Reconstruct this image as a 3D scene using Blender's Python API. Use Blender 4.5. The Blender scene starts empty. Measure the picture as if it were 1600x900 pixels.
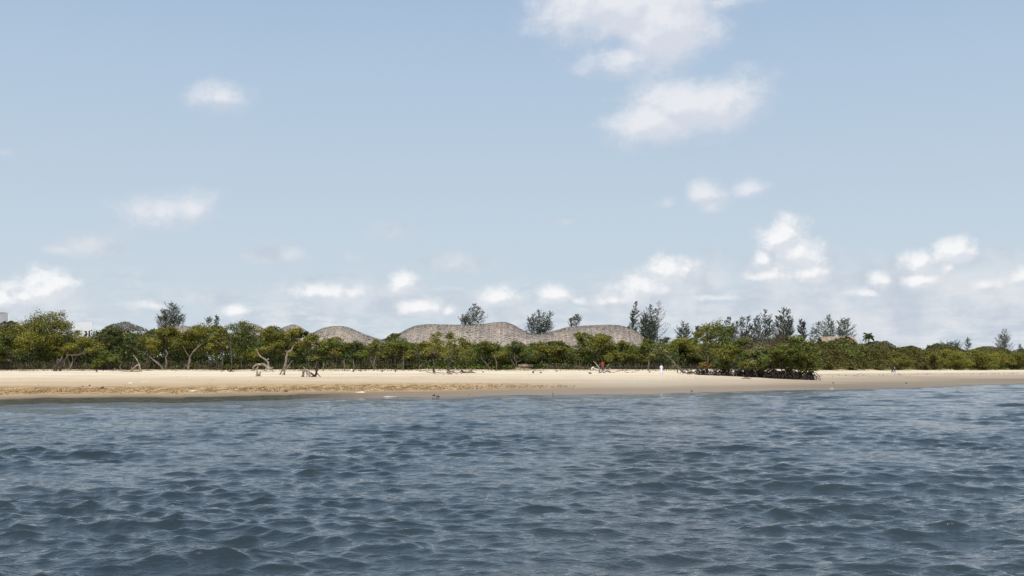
import bpy, bmesh, math, random
import numpy as np
from mathutils import Vector

SC = bpy.context.scene
COL = SC.collection
R = np.random.default_rng(11)
random.seed(5)

# ------------------------------------------------------------------ camera
EYE = 2.8
F = 1715.0                      # focal length in pixels of the 1600 px wide photograph
HOR = 568.0                     # row of the horizon
PITCH = math.atan((HOR - 450.0) / F)
cam_d = bpy.data.cameras.new('camera')
cam_d.sensor_width = 36.0
cam_d.lens = F / 1600.0 * 36.0
cam_d.clip_start = 0.1
cam_d.clip_end = 20000
cam = bpy.data.objects.new('camera', cam_d)
cam.location = (0, 0, EYE)
cam.rotation_euler = (math.radians(90) + PITCH, 0, 0)
COL.objects.link(cam)
SC.camera = cam

SC.view_settings.view_transform = 'Standard'
SC.view_settings.look = 'None'
SC.view_settings.exposure = 0.0
SC.view_settings.gamma = 1.0
SC.view_settings.use_curve_mapping = False
SC.cycles.max_bounces = 6
SC.cycles.diffuse_bounces = 3
SC.cycles.transparent_max_bounces = 4


def direction(px, py):
    X = (px - 800.0) / F
    Z = (450.0 - py) / F
    return (X, math.cos(PITCH) - Z * math.sin(PITCH), math.sin(PITCH) + Z * math.cos(PITCH))


def azel(px, py):
    x, y, z = direction(px, py)
    return math.atan2(x, y), math.asin(z / math.sqrt(x * x + y * y + z * z))


def at(px, py, d):
    """world point d metres ahead seen towards a pixel of the photograph"""
    x, y, z = direction(px, py)
    return Vector((x / y * d, d, EYE + z / y * d))


# ------------------------------------------------------------------ sun
SUN_EL, SUN_AZ = math.radians(57), math.radians(-173)     # azimuth from +Y, clockwise
sv = Vector((math.sin(SUN_AZ) * math.cos(SUN_EL), math.cos(SUN_AZ) * math.cos(SUN_EL), math.sin(SUN_EL)))
sd = bpy.data.lights.new('sun', 'SUN')
sd.energy = 4.2
sd.angle = math.radians(0.5)
sd.color = (1.0, 0.955, 0.88)
sun = bpy.data.objects.new('sun', sd)
sun.rotation_euler = sv.to_track_quat('Z', 'Y').to_euler()
sun.location = (0, 0, 60)
COL.objects.link(sun)


# ------------------------------------------------------------------ node helpers
class NT:
    def __init__(self, nt):
        self.nt = nt

    def n(self, typ, **kw):
        nd = self.nt.nodes.new(typ)
        for k, v in kw.items():
            if k.startswith('i_'):
                nd.inputs[k[2:].replace('_', ' ')].default_value = v
            else:
                setattr(nd, k, v)
        return nd

    def l(self, a, b):
        self.nt.links.new(a, b)

    def put(self, sock, v):
        if isinstance(v, (int, float)):
            sock.default_value = v
        elif isinstance(v, (tuple, list)):
            sock.default_value = v
        else:
            self.l(v, sock)

    def m(self, op, a, b=0.0, c=None, clamp=False):
        nd = self.nt.nodes.new('ShaderNodeMath')
        nd.operation = op
        nd.use_clamp = clamp
        self.put(nd.inputs[0], a)
        self.put(nd.inputs[1], b)
        if c is not None:
            self.put(nd.inputs[2], c)
        return nd.outputs[0]

    def vm(self, op, a, b=(0, 0, 0)):
        nd = self.nt.nodes.new('ShaderNodeVectorMath')
        nd.operation = op
        self.put(nd.inputs[0], a)
        if op not in ('LENGTH', 'NORMALIZE'):
            self.put(nd.inputs[1], b)
        return nd.outputs['Value'] if op in ('LENGTH', 'DOT_PRODUCT') else nd.outputs[0]

    def rng(self, v, a, b, c=0.0, d=1.0, smooth=True):
        nd = self.nt.nodes.new('ShaderNodeMapRange')
        nd.interpolation_type = 'SMOOTHSTEP' if smooth else 'LINEAR'
        nd.clamp = True
        self.put(nd.inputs[0], v)
        for i, q in enumerate((a, b, c, d)):
            self.put(nd.inputs[i + 1], q)
        return nd.outputs[0]

    def mix(self, f, a, b, mode='MIX'):
        nd = self.nt.nodes.new('ShaderNodeMix')
        nd.data_type = 'RGBA'
        nd.blend_type = mode
        self.put(nd.inputs[0], f)
        self.put(nd.inputs[6], a if not (isinstance(a, (tuple, list)) and len(a) == 3) else tuple(a) + (1,))
        self.put(nd.inputs[7], b if not (isinstance(b, (tuple, list)) and len(b) == 3) else tuple(b) + (1,))
        return nd.outputs[2]

    def noise(self, vec, scale, detail=4, rough=0.55, dist=0.0, dim='3D'):
        nd = self.nt.nodes.new('ShaderNodeTexNoise')
        nd.noise_dimensions = dim
        if vec is not None:
            self.l(vec, nd.inputs['Vector'])
        nd.inputs['Scale'].default_value = scale
        nd.inputs['Detail'].default_value = detail
        nd.inputs['Roughness'].default_value = rough
        nd.inputs['Distortion'].default_value = dist
        return nd.outputs['Fac']


# ------------------------------------------------------------------ sky with clouds
# (column, row, half width, half height, density) of each puff of cloud, turned into azimuth and elevation
HIGH = [(952, 8, 84, 42, 1.25), (1035, 30, 66, 52, 1.25), (972, 90, 60, 28, .8), (1050, 88, 50, 34, .6), (1120, 4, 85, 20, .6), (880, 35, 60, 34, .6),
        (1085, 160, 88, 34, 1.0), (1135, 148, 46, 34, .85), (1020, 190, 62, 34, .95), (1195, 158, 34, 20, .35),
        (342, 150, 52, 26, .6), (250, 335, 60, 36, .72), (300, 330, 34, 26, .7), (262, 356, 26, 16, .5),
        (1100, 302, 30, 22, .85), (1112, 322, 26, 18, .7), (1040, 318, 34, 16, .5), (1175, 294, 34, 16, .48)]
LOW = [(66, 452, 44, 26, 1.0), (36, 460, 28, 18, .85), (100, 460, 22, 18, .75), (4, 468, 16, 16, .9), (240, 480, 20, 12, .55), (366, 484, 22, 12, .9),
       (505, 458, 60, 18, .8), (560, 454, 34, 16, .65), (635, 442, 26, 22, .8), (655, 482, 34, 13, 1.0), (700, 486, 18, 10, .6),
       (780, 464, 28, 17, 1.0), (868, 462, 30, 17, .85), (900, 472, 22, 12, .6), (1045, 428, 38, 23, 1.0), (1010, 450, 44, 22, .95),
       (1072, 420, 20, 14, .75), (960, 470, 40, 12, .7), (1230, 372, 32, 28, 1.05), (1248, 396, 36, 28, .95), (1193, 405, 18, 14, .85), (1215, 428, 40, 20, .65),
       (1268, 425, 32, 18, .85), (1180, 432, 26, 12, .55), (1493, 390, 24, 20, 1.05), (1434, 412, 20, 17, .95), (1440, 440, 26, 13, .95), (1482, 415, 13, 12, .7),
       (1376, 437, 18, 13, .95), (1345, 456, 34, 10, .6), (1600, 432, 16, 14, .7), (1120, 466, 40, 8, .6), (1540, 446, 30, 12, .55)]
VEIL = [(66, 476, 70, 22, .8), (148, 382, 44, 18, .85), (95, 390, 24, 8, .7), (425, 398, 44, 13, .85), (610, 362, 52, 20, .55), (715, 412, 60, 18, .7),
        (545, 400, 28, 12, .5), (325, 462, 60, 16, .7), (875, 346, 26, 7, .5), (490, 436, 46, 12, .6), (15, 237, 20, 7, .45), (1115, 395, 30, 12, .5), (380, 400, 50, 10, .4),
        (560, 470, 140, 26, .7), (760, 480, 120, 24, .7), (1095, 440, 60, 34, .85), (1010, 476, 110, 26, .9), (1240, 425, 85, 40, .85), (1240, 470, 110, 30, .8),
        (1450, 450, 130, 46, .9), (1560, 460, 110, 50, .9), (1380, 490, 180, 40, .85), (1130, 495, 140, 24, .7)]


def cloud_group(name, puffs, nscale, amp, stretch, soft, KX=1.45):
    g = bpy.data.node_groups.new(name, 'ShaderNodeTree')
    g.interface.new_socket('Vector', in_out='INPUT', socket_type='NodeSocketVector')
    g.interface.new_socket('Value', in_out='OUTPUT', socket_type='NodeSocketFloat')
    t = NT(g)
    gi, go = g.nodes.new('NodeGroupInput'), g.nodes.new('NodeGroupOutput')
    v0 = gi.outputs[0]
    wn = t.nt.nodes.new('ShaderNodeTexNoise')
    wn.inputs['Scale'].default_value = nscale * 0.55
    wn.inputs['Detail'].default_value = 2
    t.l(v0, wn.inputs['Vector'])
    w = t.vm('SUBTRACT', wn.outputs['Color'], (.5, .5, .5))
    w = t.vm('MULTIPLY', w, (.011, .008, 0))
    v = t.vm('ADD', v0, w)
    acc = None
    for (cx, cy, rx, ry, s) in puffs:
        a, e = azel(cx, cy)
        d = t.vm('SUBTRACT', v, (a, e, 0))
        d = t.vm('MULTIPLY', d, (F / (rx * KX), F / (ry * KX), 0))
        ln = t.vm('LENGTH', d)
        q = t.m('MULTIPLY_ADD', ln, -soft * (.45 + .55 * s), s)
        acc = q if acc is None else t.m('SMOOTH_MAX', acc, q, 0.22)
    nv = t.vm('MULTIPLY', v0, stretch)
    nf = t.noise(nv, nscale, 8, 0.62, 0.0)
    f = t.m('MULTIPLY_ADD', t.m('SUBTRACT', nf, .5), amp, acc)
    t.l(f, go.inputs[0])
    return g


world = bpy.data.worlds.new('World')
SC.world = world
world.use_nodes = True
wt = NT(world.node_tree)
world.node_tree.nodes.clear()
bg = wt.n('ShaderNodeBackground')
out = wt.n('ShaderNodeOutputWorld')
wt.l(bg.outputs[0], out.inputs[0])
SKY = 0.085
bg.inputs['Strength'].default_value = SKY
sky = wt.n('ShaderNodeTexSky', sky_type='NISHITA', sun_disc=False, sun_elevation=SUN_EL, sun_rotation=SUN_AZ,
           altitude=0.0, air_density=1.0, dust_density=1.6, ozone_density=1.0)
tc = wt.n('ShaderNodeTexCoord')
dirv = wt.vm('NORMALIZE', tc.outputs['Generated'])
sp = wt.n('ShaderNodeSeparateXYZ')
wt.l(dirv, sp.inputs[0])
az = wt.m('ARCTAN2', sp.outputs[0], sp.outputs[1])
el = wt.m('ARCSINE', sp.outputs[2])
cv = wt.n('ShaderNodeCombineXYZ')
wt.l(az, cv.inputs[0])
wt.l(el, cv.inputs[1])
AE = cv.outputs[0]
K = 1.0 / SKY


def disp(r, g, b, k=1.0):
    """a displayed 8 bit colour as the radiance that shows it"""
    f = lambda c: ((c / 255 + .055) / 1.055) ** 2.4
    return (f(r) * K * k, f(g) * K * k, f(b) * K * k)


# thin maritime air pales the Nishita blue towards the horizon
pale = wt.mix(wt.rng(el, 0.0, 0.37, smooth=False), disp(209, 221, 229), disp(164, 191, 220))
veil = wt.rng(el, 0.25, 1.3, 0.95, 0.25, smooth=False)
skyc = wt.mix(veil, sky.outputs[0], pale)
deep = wt.rng(el, 0.35, 1.0, 1.0, 0.85)
dc = wt.n('ShaderNodeCombineXYZ')
for i in range(3):
    wt.l(deep, dc.inputs[i])
skyc = wt.mix(1.0, skyc, dc.outputs[0], 'MULTIPLY')

gh = cloud_group('high_cloud_field', HIGH, 17.0, 1.55, (1, 1.25, 1), .95, 1.62)
gl = cloud_group('low_cloud_field', LOW, 42.0, 1.3, (1, 1.15, 1), .95, 1.5)
gv = cloud_group('thin_cloud_field', VEIL, 20.0, .9, (1, 1.7, 1), .95, 1.5)


def grp(g, vec):
    nd = wt.n('ShaderNodeGroup')
    nd.node_tree = g
    wt.l(vec, nd.inputs[0])
    return nd.outputs[0]


# low bank of hazy cloud lying along the horizon
bv = wt.vm('MULTIPLY', AE, (1, 3.2, 1))
bn = wt.noise(bv, 13, 7, .6)
bandm = wt.m('MULTIPLY', wt.rng(el, .022, .105, 1.0, 0.0), wt.rng(az, -.35, .38, .55, 1.0))
band = wt.rng(wt.m('ADD', bn, wt.m('MULTIPLY', bandm, .40)), .50, .90, 0, .80)
band = wt.m('MULTIPLY', band, wt.rng(bandm, 0, .25))
bn2 = wt.noise(bv, 40, 6, .6)
bandc = wt.mix(wt.rng(bn2, .38, .66), disp(196, 206, 218), disp(228, 231, 235))
skyc = wt.mix(band, skyc, bandc)

fv = grp(gv, AE)
vn = wt.noise(AE, 22, 5, .55)
skyc = wt.mix(wt.m('MULTIPLY', wt.rng(fv, -.05, .75), .80), skyc, wt.mix(wt.rng(vn, .35, .65), disp(194, 204, 217), disp(226, 229, 234)))
for g, off, op, wid, lo, hi in ((gh, .010, .92, .80, disp(203, 210, 224), disp(235, 236, 241)),
                                (gl, .006, 0.94, .78, disp(203, 210, 221), disp(249, 249, 250))):
    f0 = grp(g, AE)
    v1 = wt.vm('ADD', AE, (-off * .55, off, 0))
    f1 = grp(g, v1)
    dens = wt.m('MULTIPLY', wt.rng(f0, -.02, wid), op)
    lit = wt.rng(wt.m('SUBTRACT', f0, f1), -.20, .34)
    thick = wt.rng(f0, .05, .6)
    lit = wt.m('ADD', wt.m('MULTIPLY', lit, .7), wt.m('MULTIPLY', thick, .38), clamp=True)
    skyc = wt.mix(dens, skyc, wt.mix(lit, lo, hi))
wt.l(skyc, bg.inputs['Color'])
world.cycles.sampling_method = 'MANUAL'
world.cycles.sample_map_resolution = 256


# ------------------------------------------------------------------ object helpers
def link(name, me, mats=None, parent=None):
    o = bpy.data.objects.new(name, me)
    COL.objects.link(o)
    if mats is not None:
        me.materials.append(mats)
    if parent is not None:
        o.parent = parent
    return o


def tag(o, label=None, cat=None, group=None, kind=None):
    if label: o['label'] = label
    if cat: o['category'] = cat
    if group: o['group'] = group
    if kind: o['kind'] = kind
    return o


def thing(name, loc, label, cat, group=None, rz=0.0):
    o = bpy.data.objects.new(name, None)
    o.empty_display_size = 0.3
    o.location = loc
    o.rotation_euler = (0, 0, rz)
    COL.objects.link(o)
    return tag(o, label, cat, group)


def np_mesh(name, V, Q, cols=None, smooth=False):
    """mesh from arrays: V (n,3), Q (m,k) faces of k corners; cols (m,3) colour of each face"""
    V = np.asarray(V, np.float32)
    Q = np.asarray(Q, np.int32)
    me = bpy.data.meshes.new(name)
    m, k = Q.shape
    me.vertices.add(len(V))
    me.vertices.foreach_set('co', V.ravel())
    me.loops.add(m * k)
    me.loops.foreach_set('vertex_index', Q.ravel())
    me.polygons.add(m)
    me.polygons.foreach_set('loop_start', np.arange(0, m * k, k, dtype=np.int32))
    if smooth:
        me.polygons.foreach_set('use_smooth', np.ones(m, bool))
    me.update(calc_edges=True)
    if cols is not None:
        c = np.ones((m, k, 4), np.float32)
        c[:, :, :3] = np.asarray(cols, np.float32)[:, None, :]
        a = me.color_attributes.new('Col', 'FLOAT_COLOR', 'CORNER')
        a.data.foreach_set('color', c.ravel())
    return me


class Tubes:
    """collects tapered bent tubes into one mesh"""

    def __init__(self):
        self.V, self.Q, self.n = [], [], 0

    def add(self, pts, rad, sides=6):
        pts = [Vector(p) for p in pts]
        n = len(pts)
        if not hasattr(rad, '__len__'):
            rad = [rad] * n
        rings = []
        ref = Vector((0.3, 0.9, 0.2)).normalized()
        for i in range(n):
            a = pts[max(i - 1, 0)]
            b = pts[min(i + 1, n - 1)]
            t = (b - a)
            if t.length < 1e-6:
                t = Vector((0, 0, 1))
            t.normalize()
            u = t.cross(ref)
            if u.length < .05:
                u = t.cross(Vector((1, 0, 0)))
            u.normalize()
            w = t.cross(u)
            ph = i * .2
            for s in range(sides):
                th = 2 * math.pi * s / sides + ph
                rings.append(pts[i] + (u * math.cos(th) + w * math.sin(th)) * rad[i])
        b0 = self.n
        self.V += [tuple(v) for v in rings]
        for i in range(n - 1):
            for s in range(sides):
                s2 = (s + 1) % sides
                self.Q.append((b0 + i * sides + s, b0 + i * sides + s2, b0 + (i + 1) * sides + s2, b0 + (i + 1) * sides + s))
        # tip caps
        self.V.append(tuple(pts[0])); self.V.append(tuple(pts[-1]))
        c0, c1 = b0 + n * sides, b0 + n * sides + 1
        for s in range(0, sides):
            s2 = (s + 1) % sides
            self.Q.append((c0, b0 + s2, b0 + s, b0 + s))
            e = b0 + (n - 1) * sides
            self.Q.append((c1, e + s, e + s2, e + s2))
        self.n = len(self.V)

    def build(self, name, mat, parent=None, org=(0, 0, 0)):
        me = bpy.data.meshes.new(name)
        o = Vector(org)
        me.from_pydata([tuple(Vector(v) - o) for v in self.V], [], [tuple(dict.fromkeys(q)) for q in self.Q])
        for p in me.polygons:
            p.use_smooth = True
        me.update()
        return link(name, me, mat, parent)


def wander(a, b, n, amp, rnd=random):
    """points from a to b that stray sideways like wood does"""
    a, b = Vector(a), Vector(b)
    L = (b - a).length
    out = []
    off = Vector((0, 0, 0))
    for i in range(n + 1):
        t = i / n
        if 0 < i < n:
            off = off * .6 + Vector((rnd.uniform(-1, 1), rnd.uniform(-1, 1), rnd.uniform(-.6, .6))) * amp * L
        else:
            off = Vector((0, 0, 0))
        out.append(a.lerp(b, t) + off)
    return out


# ------------------------------------------------------------------ materials
def new_mat(name):
    m = bpy.data.materials.new(name)
    m.use_nodes = True
    nt = m.node_tree
    nt.nodes.clear()
    t = NT(nt)
    o = t.n('ShaderNodeOutputMaterial')
    return m, t, o


def mat_simple(name, c0, c1, scale=3.0, rough=.85, bump=0.0, bscale=20.0, stretch=(1, 1, 1), spec=.3, contrast=(.35, .65)):
    m, t, o = new_mat(name)
    b = t.n('ShaderNodeBsdfPrincipled')
    tcn = t.n('ShaderNodeTexCoord')
    v = t.vm('MULTIPLY', tcn.outputs['Object'], stretch)
    f = t.noise(v, scale, 6, .6)
    t.l(t.mix(t.rng(f, *contrast), c0, c1), b.inputs['Base Color'])
    b.inputs['Roughness'].default_value = rough
    b.inputs['Specular IOR Level'].default_value = spec
    if bump:
        bn = t.n('ShaderNodeBump', i_Strength=1.0, i_Distance=bump)
        t.l(t.noise(v, bscale, 5, .6), bn.inputs['Height'])
        t.l(bn.outputs[0], b.inputs['Normal'])
    t.l(b.outputs[0], o.inputs[0])
    return m


def mat_leaf():
    m, t, o = new_mat('leaf')
    at_ = t.n('ShaderNodeAttribute', attribute_name='Col')
    d = t.n('ShaderNodeBsdfPrincipled', i_Roughness=.55)
    d.inputs['Specular IOR Level'].default_value = .25
    tr = t.n('ShaderNodeBsdfTranslucent')
    t.l(at_.outputs['Color'], d.inputs['Base Color'])
    t.l(t.mix(.5, at_.outputs['Color'], (.10, .12, .02)), tr.inputs['Color'])
    mx = t.n('ShaderNodeMixShader', i_Fac=.30)
    t.l(d.outputs[0], mx.inputs[1])
    t.l(tr.outputs[0], mx.inputs[2])
    t.l(mx.outputs[0], o.inputs[0])
    return m


M_LEAF = mat_leaf()
M_BARK = mat_simple('dark_bark', (.055, .043, .033), (.13, .105, .082), 2.5, .9, .03, 8, (1, 1, .3))
M_PALE = mat_simple('pale_bark', (.07, .055, .044), (.22, .175, .14), 2.0, .9, .03, 8, (1, 1, .35))
M_DRIFT = mat_simple('bleached_driftwood', (.15, .118, .092), (.42, .355, .285), 1.8, .9, .03, 9, (1, 1, .5))
M_ROOT = mat_simple('wet_root', (.018, .014, .013), (.052, .038, .033), 3, .8, .02, 9)
M_STICK = mat_simple('weathered_stick', (.035, .025, .022), (.12, .09, .075), 1.2, .95)
M_WHITE = mat_simple('white_render', (.84, .82, .83), (.88, .86, .87), .4, .85)
M_GREYW = mat_simple('grey_render', (.42, .42, .45), (.52, .52, .55), .4, .85)
M_DARK = mat_simple('dark_opening', (.012, .012, .014), (.02, .02, .022), 1, .5)
M_STONE = mat_simple('dark_stone', (.03, .024, .018), (.10, .075, .05), 6, .9, .02, 10)
M_RED = mat_simple('red_cloth', (.28, .03, .02), (.36, .06, .03), 3, .9)
M_CRIM = mat_simple('crimson_cloth', (.055, .006, .010), (.09, .008, .014), 3, .9)
M_BLUE = mat_simple('blue_cloth', (.05, .06, .13), (.09, .10, .20), 3, .9)
M_ROBE = mat_simple('white_robe', (.58, .64, .78), (.74, .78, .86), 3, .9)
M_SKIN = mat_simple('brown_skin', (.07, .035, .02), (.10, .05, .03), 3, .6)
M_GREYC = mat_simple('grey_cloth', (.20, .19, .19), (.28, .27, .26), 3, .9)
M_BLACK = mat_simple('black_cloth', (.015, .014, .018), (.03, .028, .03), 3, .9)
M_PALEST = mat_simple('pale_stone', (.55, .50, .43), (.75, .70, .62), 6, .9, .02, 10)
M_BANK = mat_simple('sandstone', (.22, .17, .11), (.46, .37, .26), 1.2, .95, .1, 3)


def mat_thatch():
    m, t, o = new_mat('palm_thatch')
    b = t.n('ShaderNodeBsdfPrincipled', i_Roughness=.95)
    b.inputs['Specular IOR Level'].default_value = .1
    at_ = t.n('ShaderNodeAttribute', attribute_name='Col')
    tcn = t.n('ShaderNodeTexCoord')
    f = t.noise(tcn.outputs['Object'], .35, 5, .6)
    f2 = t.noise(t.vm('MULTIPLY', tcn.outputs['Object'], (5, 5, .6)), 2.2, 4, .6)
    c = t.mix(t.rng(f, .3, .7), (.80, .78, .78), (1.12, 1.06, 1.0))
    c = t.mix(1.0, at_.outputs['Color'], c, 'MULTIPLY')
    c = t.mix(t.rng(f2, .55, .75, 0, .3), c, (.12, .10, .088))
    t.l(c, b.inputs['Base Color'])
    t.l(b.outputs[0], o.inputs[0])
    return m


M_THATCH = mat_thatch()
M_WALL = mat_simple('mud_wall', (.10, .085, .065), (.17, .14, .11), .5, .9)

# ------------------------------------------------------------------ terrain
SH_PX = np.array([-400, 0, 230, 400, 630, 830, 1000, 1230, 1430, 1600, 2000], float)
SH_Y = np.array([70, 75, 79, 83.5, 92.5, 98, 103.5, 115, 130, 155, 220], float)
BK_PX = np.array([-400, 0, 1050, 1180, 1300, 1430, 1600, 2000], float)
BK_Y = np.array([190, 190, 190, 214, 265, 330, 385, 480], float)
BK_ROW = 578.3
_u = lambda px: (px - 800.0) / F


def shore(u): return np.interp(u, _u(SH_PX), SH_Y) + 1.1 * np.sin(u * 31 + 1) + .8 * np.sin(u * 74 + 2) + .45 * np.sin(u * 190)
def back(u): return np.interp(u, _u(BK_PX), BK_Y)


def lumps(x, y, s, seed):
    r = np.random.default_rng(seed)
    o = np.zeros_like(x)
    for i in range(7):
        a = r.uniform(0, 6.28); k = 2 * np.pi / (s * r.uniform(.5, 1.6)); p = r.uniform(0, 6.28)
        o += np.sin(k * (x * np.cos(a) + y * np.sin(a)) + p)
    return o / 4.0


def height(x, y):
    x = np.asarray(x, float); y = np.asarray(y, float)
    u = x / np.maximum(y, 1.0)
    s = shore(u); b = back(u)
    zb = EYE - (BK_ROW - HOR) * b / F
    zb = np.maximum(zb, .62)
    t = (y - s) / (b - s)
    z = np.where(t < 0, (y - s) * .035, zb * np.clip(t, 0, 1) + .05 * np.clip(t / .05, 0, 1) * np.clip(1 - t, 0, 1))
    z = np.maximum(z, -3.0)
    z = z + np.clip(t, 0, 1) * (1 - np.clip(t, 0, 1) * .6) * .07 * lumps(x, y, 18, 3)
    beyond = np.clip((y - b) / 60.0, 0, 1)
    z = z + beyond * (1.6 + .7 * lumps(x, y, 60, 8)) + np.clip((y - b) / 4, 0, 1) * .08 * lumps(x, y, 7, 9)
    return z


def gz(x, y): return float(height(x, y))


def ground(px, py):
    """where the line of sight through a pixel meets the ground"""
    x, y, z = direction(px, py)
    for d in np.arange(60, 480, .25):
        if EYE + z / y * d <= gz(x / y * d, d):
            return Vector((x / y * d, d, gz(x / y * d, d)))
    d = float(back(_u(px)))
    return Vector((x / y * d, d, gz(x / y * d, d)))


us = np.concatenate([np.linspace(-3, -.6, 16)[:-1], np.linspace(-.6, .6, 420), np.linspace(.6, 3, 16)[1:]])
ys = np.concatenate([np.linspace(20, 60, 10)[:-1], np.linspace(60, 240, 300), np.linspace(240, 480, 120)[1:], np.geomspace(480, 9000, 30)[1:]])
UU, YY = np.meshgrid(us, ys)
XX = UU * YY
ZZ = height(XX, YY)
nr, nc = YY.shape
idx = np.arange(nr * nc).reshape(nr, nc)
Q = np.stack([idx[:-1, :-1], idx[:-1, 1:], idx[1:, 1:], idx[1:, :-1]], -1).reshape(-1, 4)
me = np_mesh('ground', np.stack([XX, YY, ZZ], -1).reshape(-1, 3), Q, smooth=True)
tt = ((YY - shore(UU)) / (back(UU) - shore(UU))).ravel()
a = me.attributes.new('shore_t', 'FLOAT', 'POINT'); a.data.foreach_set('value', tt.astype(np.float32))
a = me.attributes.new('bearing', 'FLOAT', 'POINT'); a.data.foreach_set('value', UU.ravel().astype(np.float32))


def mat_sand():
    m, t, o = new_mat('beach_sand')
    b = t.n('ShaderNodeBsdfPrincipled')
    b.inputs['Specular IOR Level'].default_value = .12
    s = t.n('ShaderNodeAttribute', attribute_name='shore_t').outputs['Fac']
    u = t.n('ShaderNodeAttribute', attribute_name='bearing').outputs['Fac']
    g = t.n('ShaderNodeNewGeometry').outputs['Position']
    big = t.noise(t.vm('MULTIPLY', g, (.25, 1, 1)), .12, 5, .6)
    mid = t.noise(t.vm('MULTIPLY', g, (.6, .45, 1)), .6, 6, .65)
    fine = t.noise(t.vm('MULTIPLY', g, (1, .3, 1)), 1.8, 5, .7)
    sw = t.m('ADD', s, t.m('MULTIPLY', t.m('SUBTRACT', big, .5), .10))
    sw = t.m('ADD', sw, t.m('MULTIPLY', t.m('SUBTRACT', mid, .5), .06))
    dry = t.mix(t.rng(big, .3, .7), (.62, .51, .375), (.74, .64, .49))
    dry = t.mix(t.rng(mid, .48, .7, 0, .55), dry, (.48, .385, .275))
    dry = t.mix(t.rng(fine, .58, .8, 0, .35), dry, (.36, .27, .18))
    right = t.rng(u, -.12, .12)
    # damp tan sand below the dry sand; wider and greyer towards the right
    damp = t.mix(right, (.40, .28, .165), (.37, .30, .22))
    c = t.mix(t.rng(sw, t.mix(right, (.42, 0, 0), (.38, 0, 0)), .82), damp, dry)
    # ochre shelly strip, only on the left
    left = t.rng(u, -.17, .0, 1, 0)
    speck = t.noise(t.vm('MULTIPLY', g, (1.3, .22, 1)), 1.3, 5, .8)
    shell = t.mix(t.rng(speck, .45, .56), (.20, .125, .055), (.50, .345, .175))
    k = t.m('MULTIPLY', t.rng(sw, .115, .15), t.rng(sw, .25, .36, 1, 0))
    k = t.m('MULTIPLY', k, t.rng(u, -.10, .10, .9, .0))
    c = t.mix(k, c, shell)
    # wet grey strip by the water and the olive weed at its edge
    wet = t.mix(right, (.24, .18, .125), (.27, .215, .16))
    kw = t.rng(sw, .085, t.m('MULTIPLY_ADD', right, .10, .135), 1, 0)
    c = t.mix(kw, c, wet)
    weed = t.mix(t.rng(fine, .4, .65), (.035, .034, .018), (.085, .075, .042))
    sp_ = t.m('ADD', s, t.m('MULTIPLY', t.m('SUBTRACT', mid, .5), .05))
    kg = t.m('MULTIPLY', t.rng(sp_, .055, .085, 1, 0), t.rng(u, -.22, -.10, 1, 0))
    c = t.mix(kg, c, weed)
    # darker tide streaks on the far right
    st = t.noise(t.vm('MULTIPLY', g, (.05, 1, 1)), .35, 4, .6)
    ks = t.m('MULTIPLY', t.rng(st, .46, .56), t.rng(u, .20, .32))
    ks = t.m('MULTIPLY', ks, t.rng(s, .62, .72, .55, 0))
    c = t.mix(ks, c, (.15, .115, .09))
    # leaf litter and scrub behind the beach
    lit = t.mix(t.rng(mid, .4, .6), (.05, .045, .022), (.10, .085, .05))
    c = t.mix(t.rng(t.m('ADD', s, t.m('MULTIPLY', t.m('SUBTRACT', mid, .5), .05)), 1.02, 1.06), c, lit)
    t.l(c, b.inputs['Base Color'])
    t.l(t.rng(sw, .03, .25, .75, .95), b.inputs['Roughness'])
    bn = t.n('ShaderNodeBump', i_Strength=.6, i_Distance=.12)
    t.l(t.m('ADD', mid, t.m('MULTIPLY', fine, .3)), bn.inputs['Height'])
    t.l(bn.outputs[0], b.inputs['Normal'])
    t.l(b.outputs[0], o.inputs[0])
    return m


tag(link('ground', me, mat_sand()), kind='structure')


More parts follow.
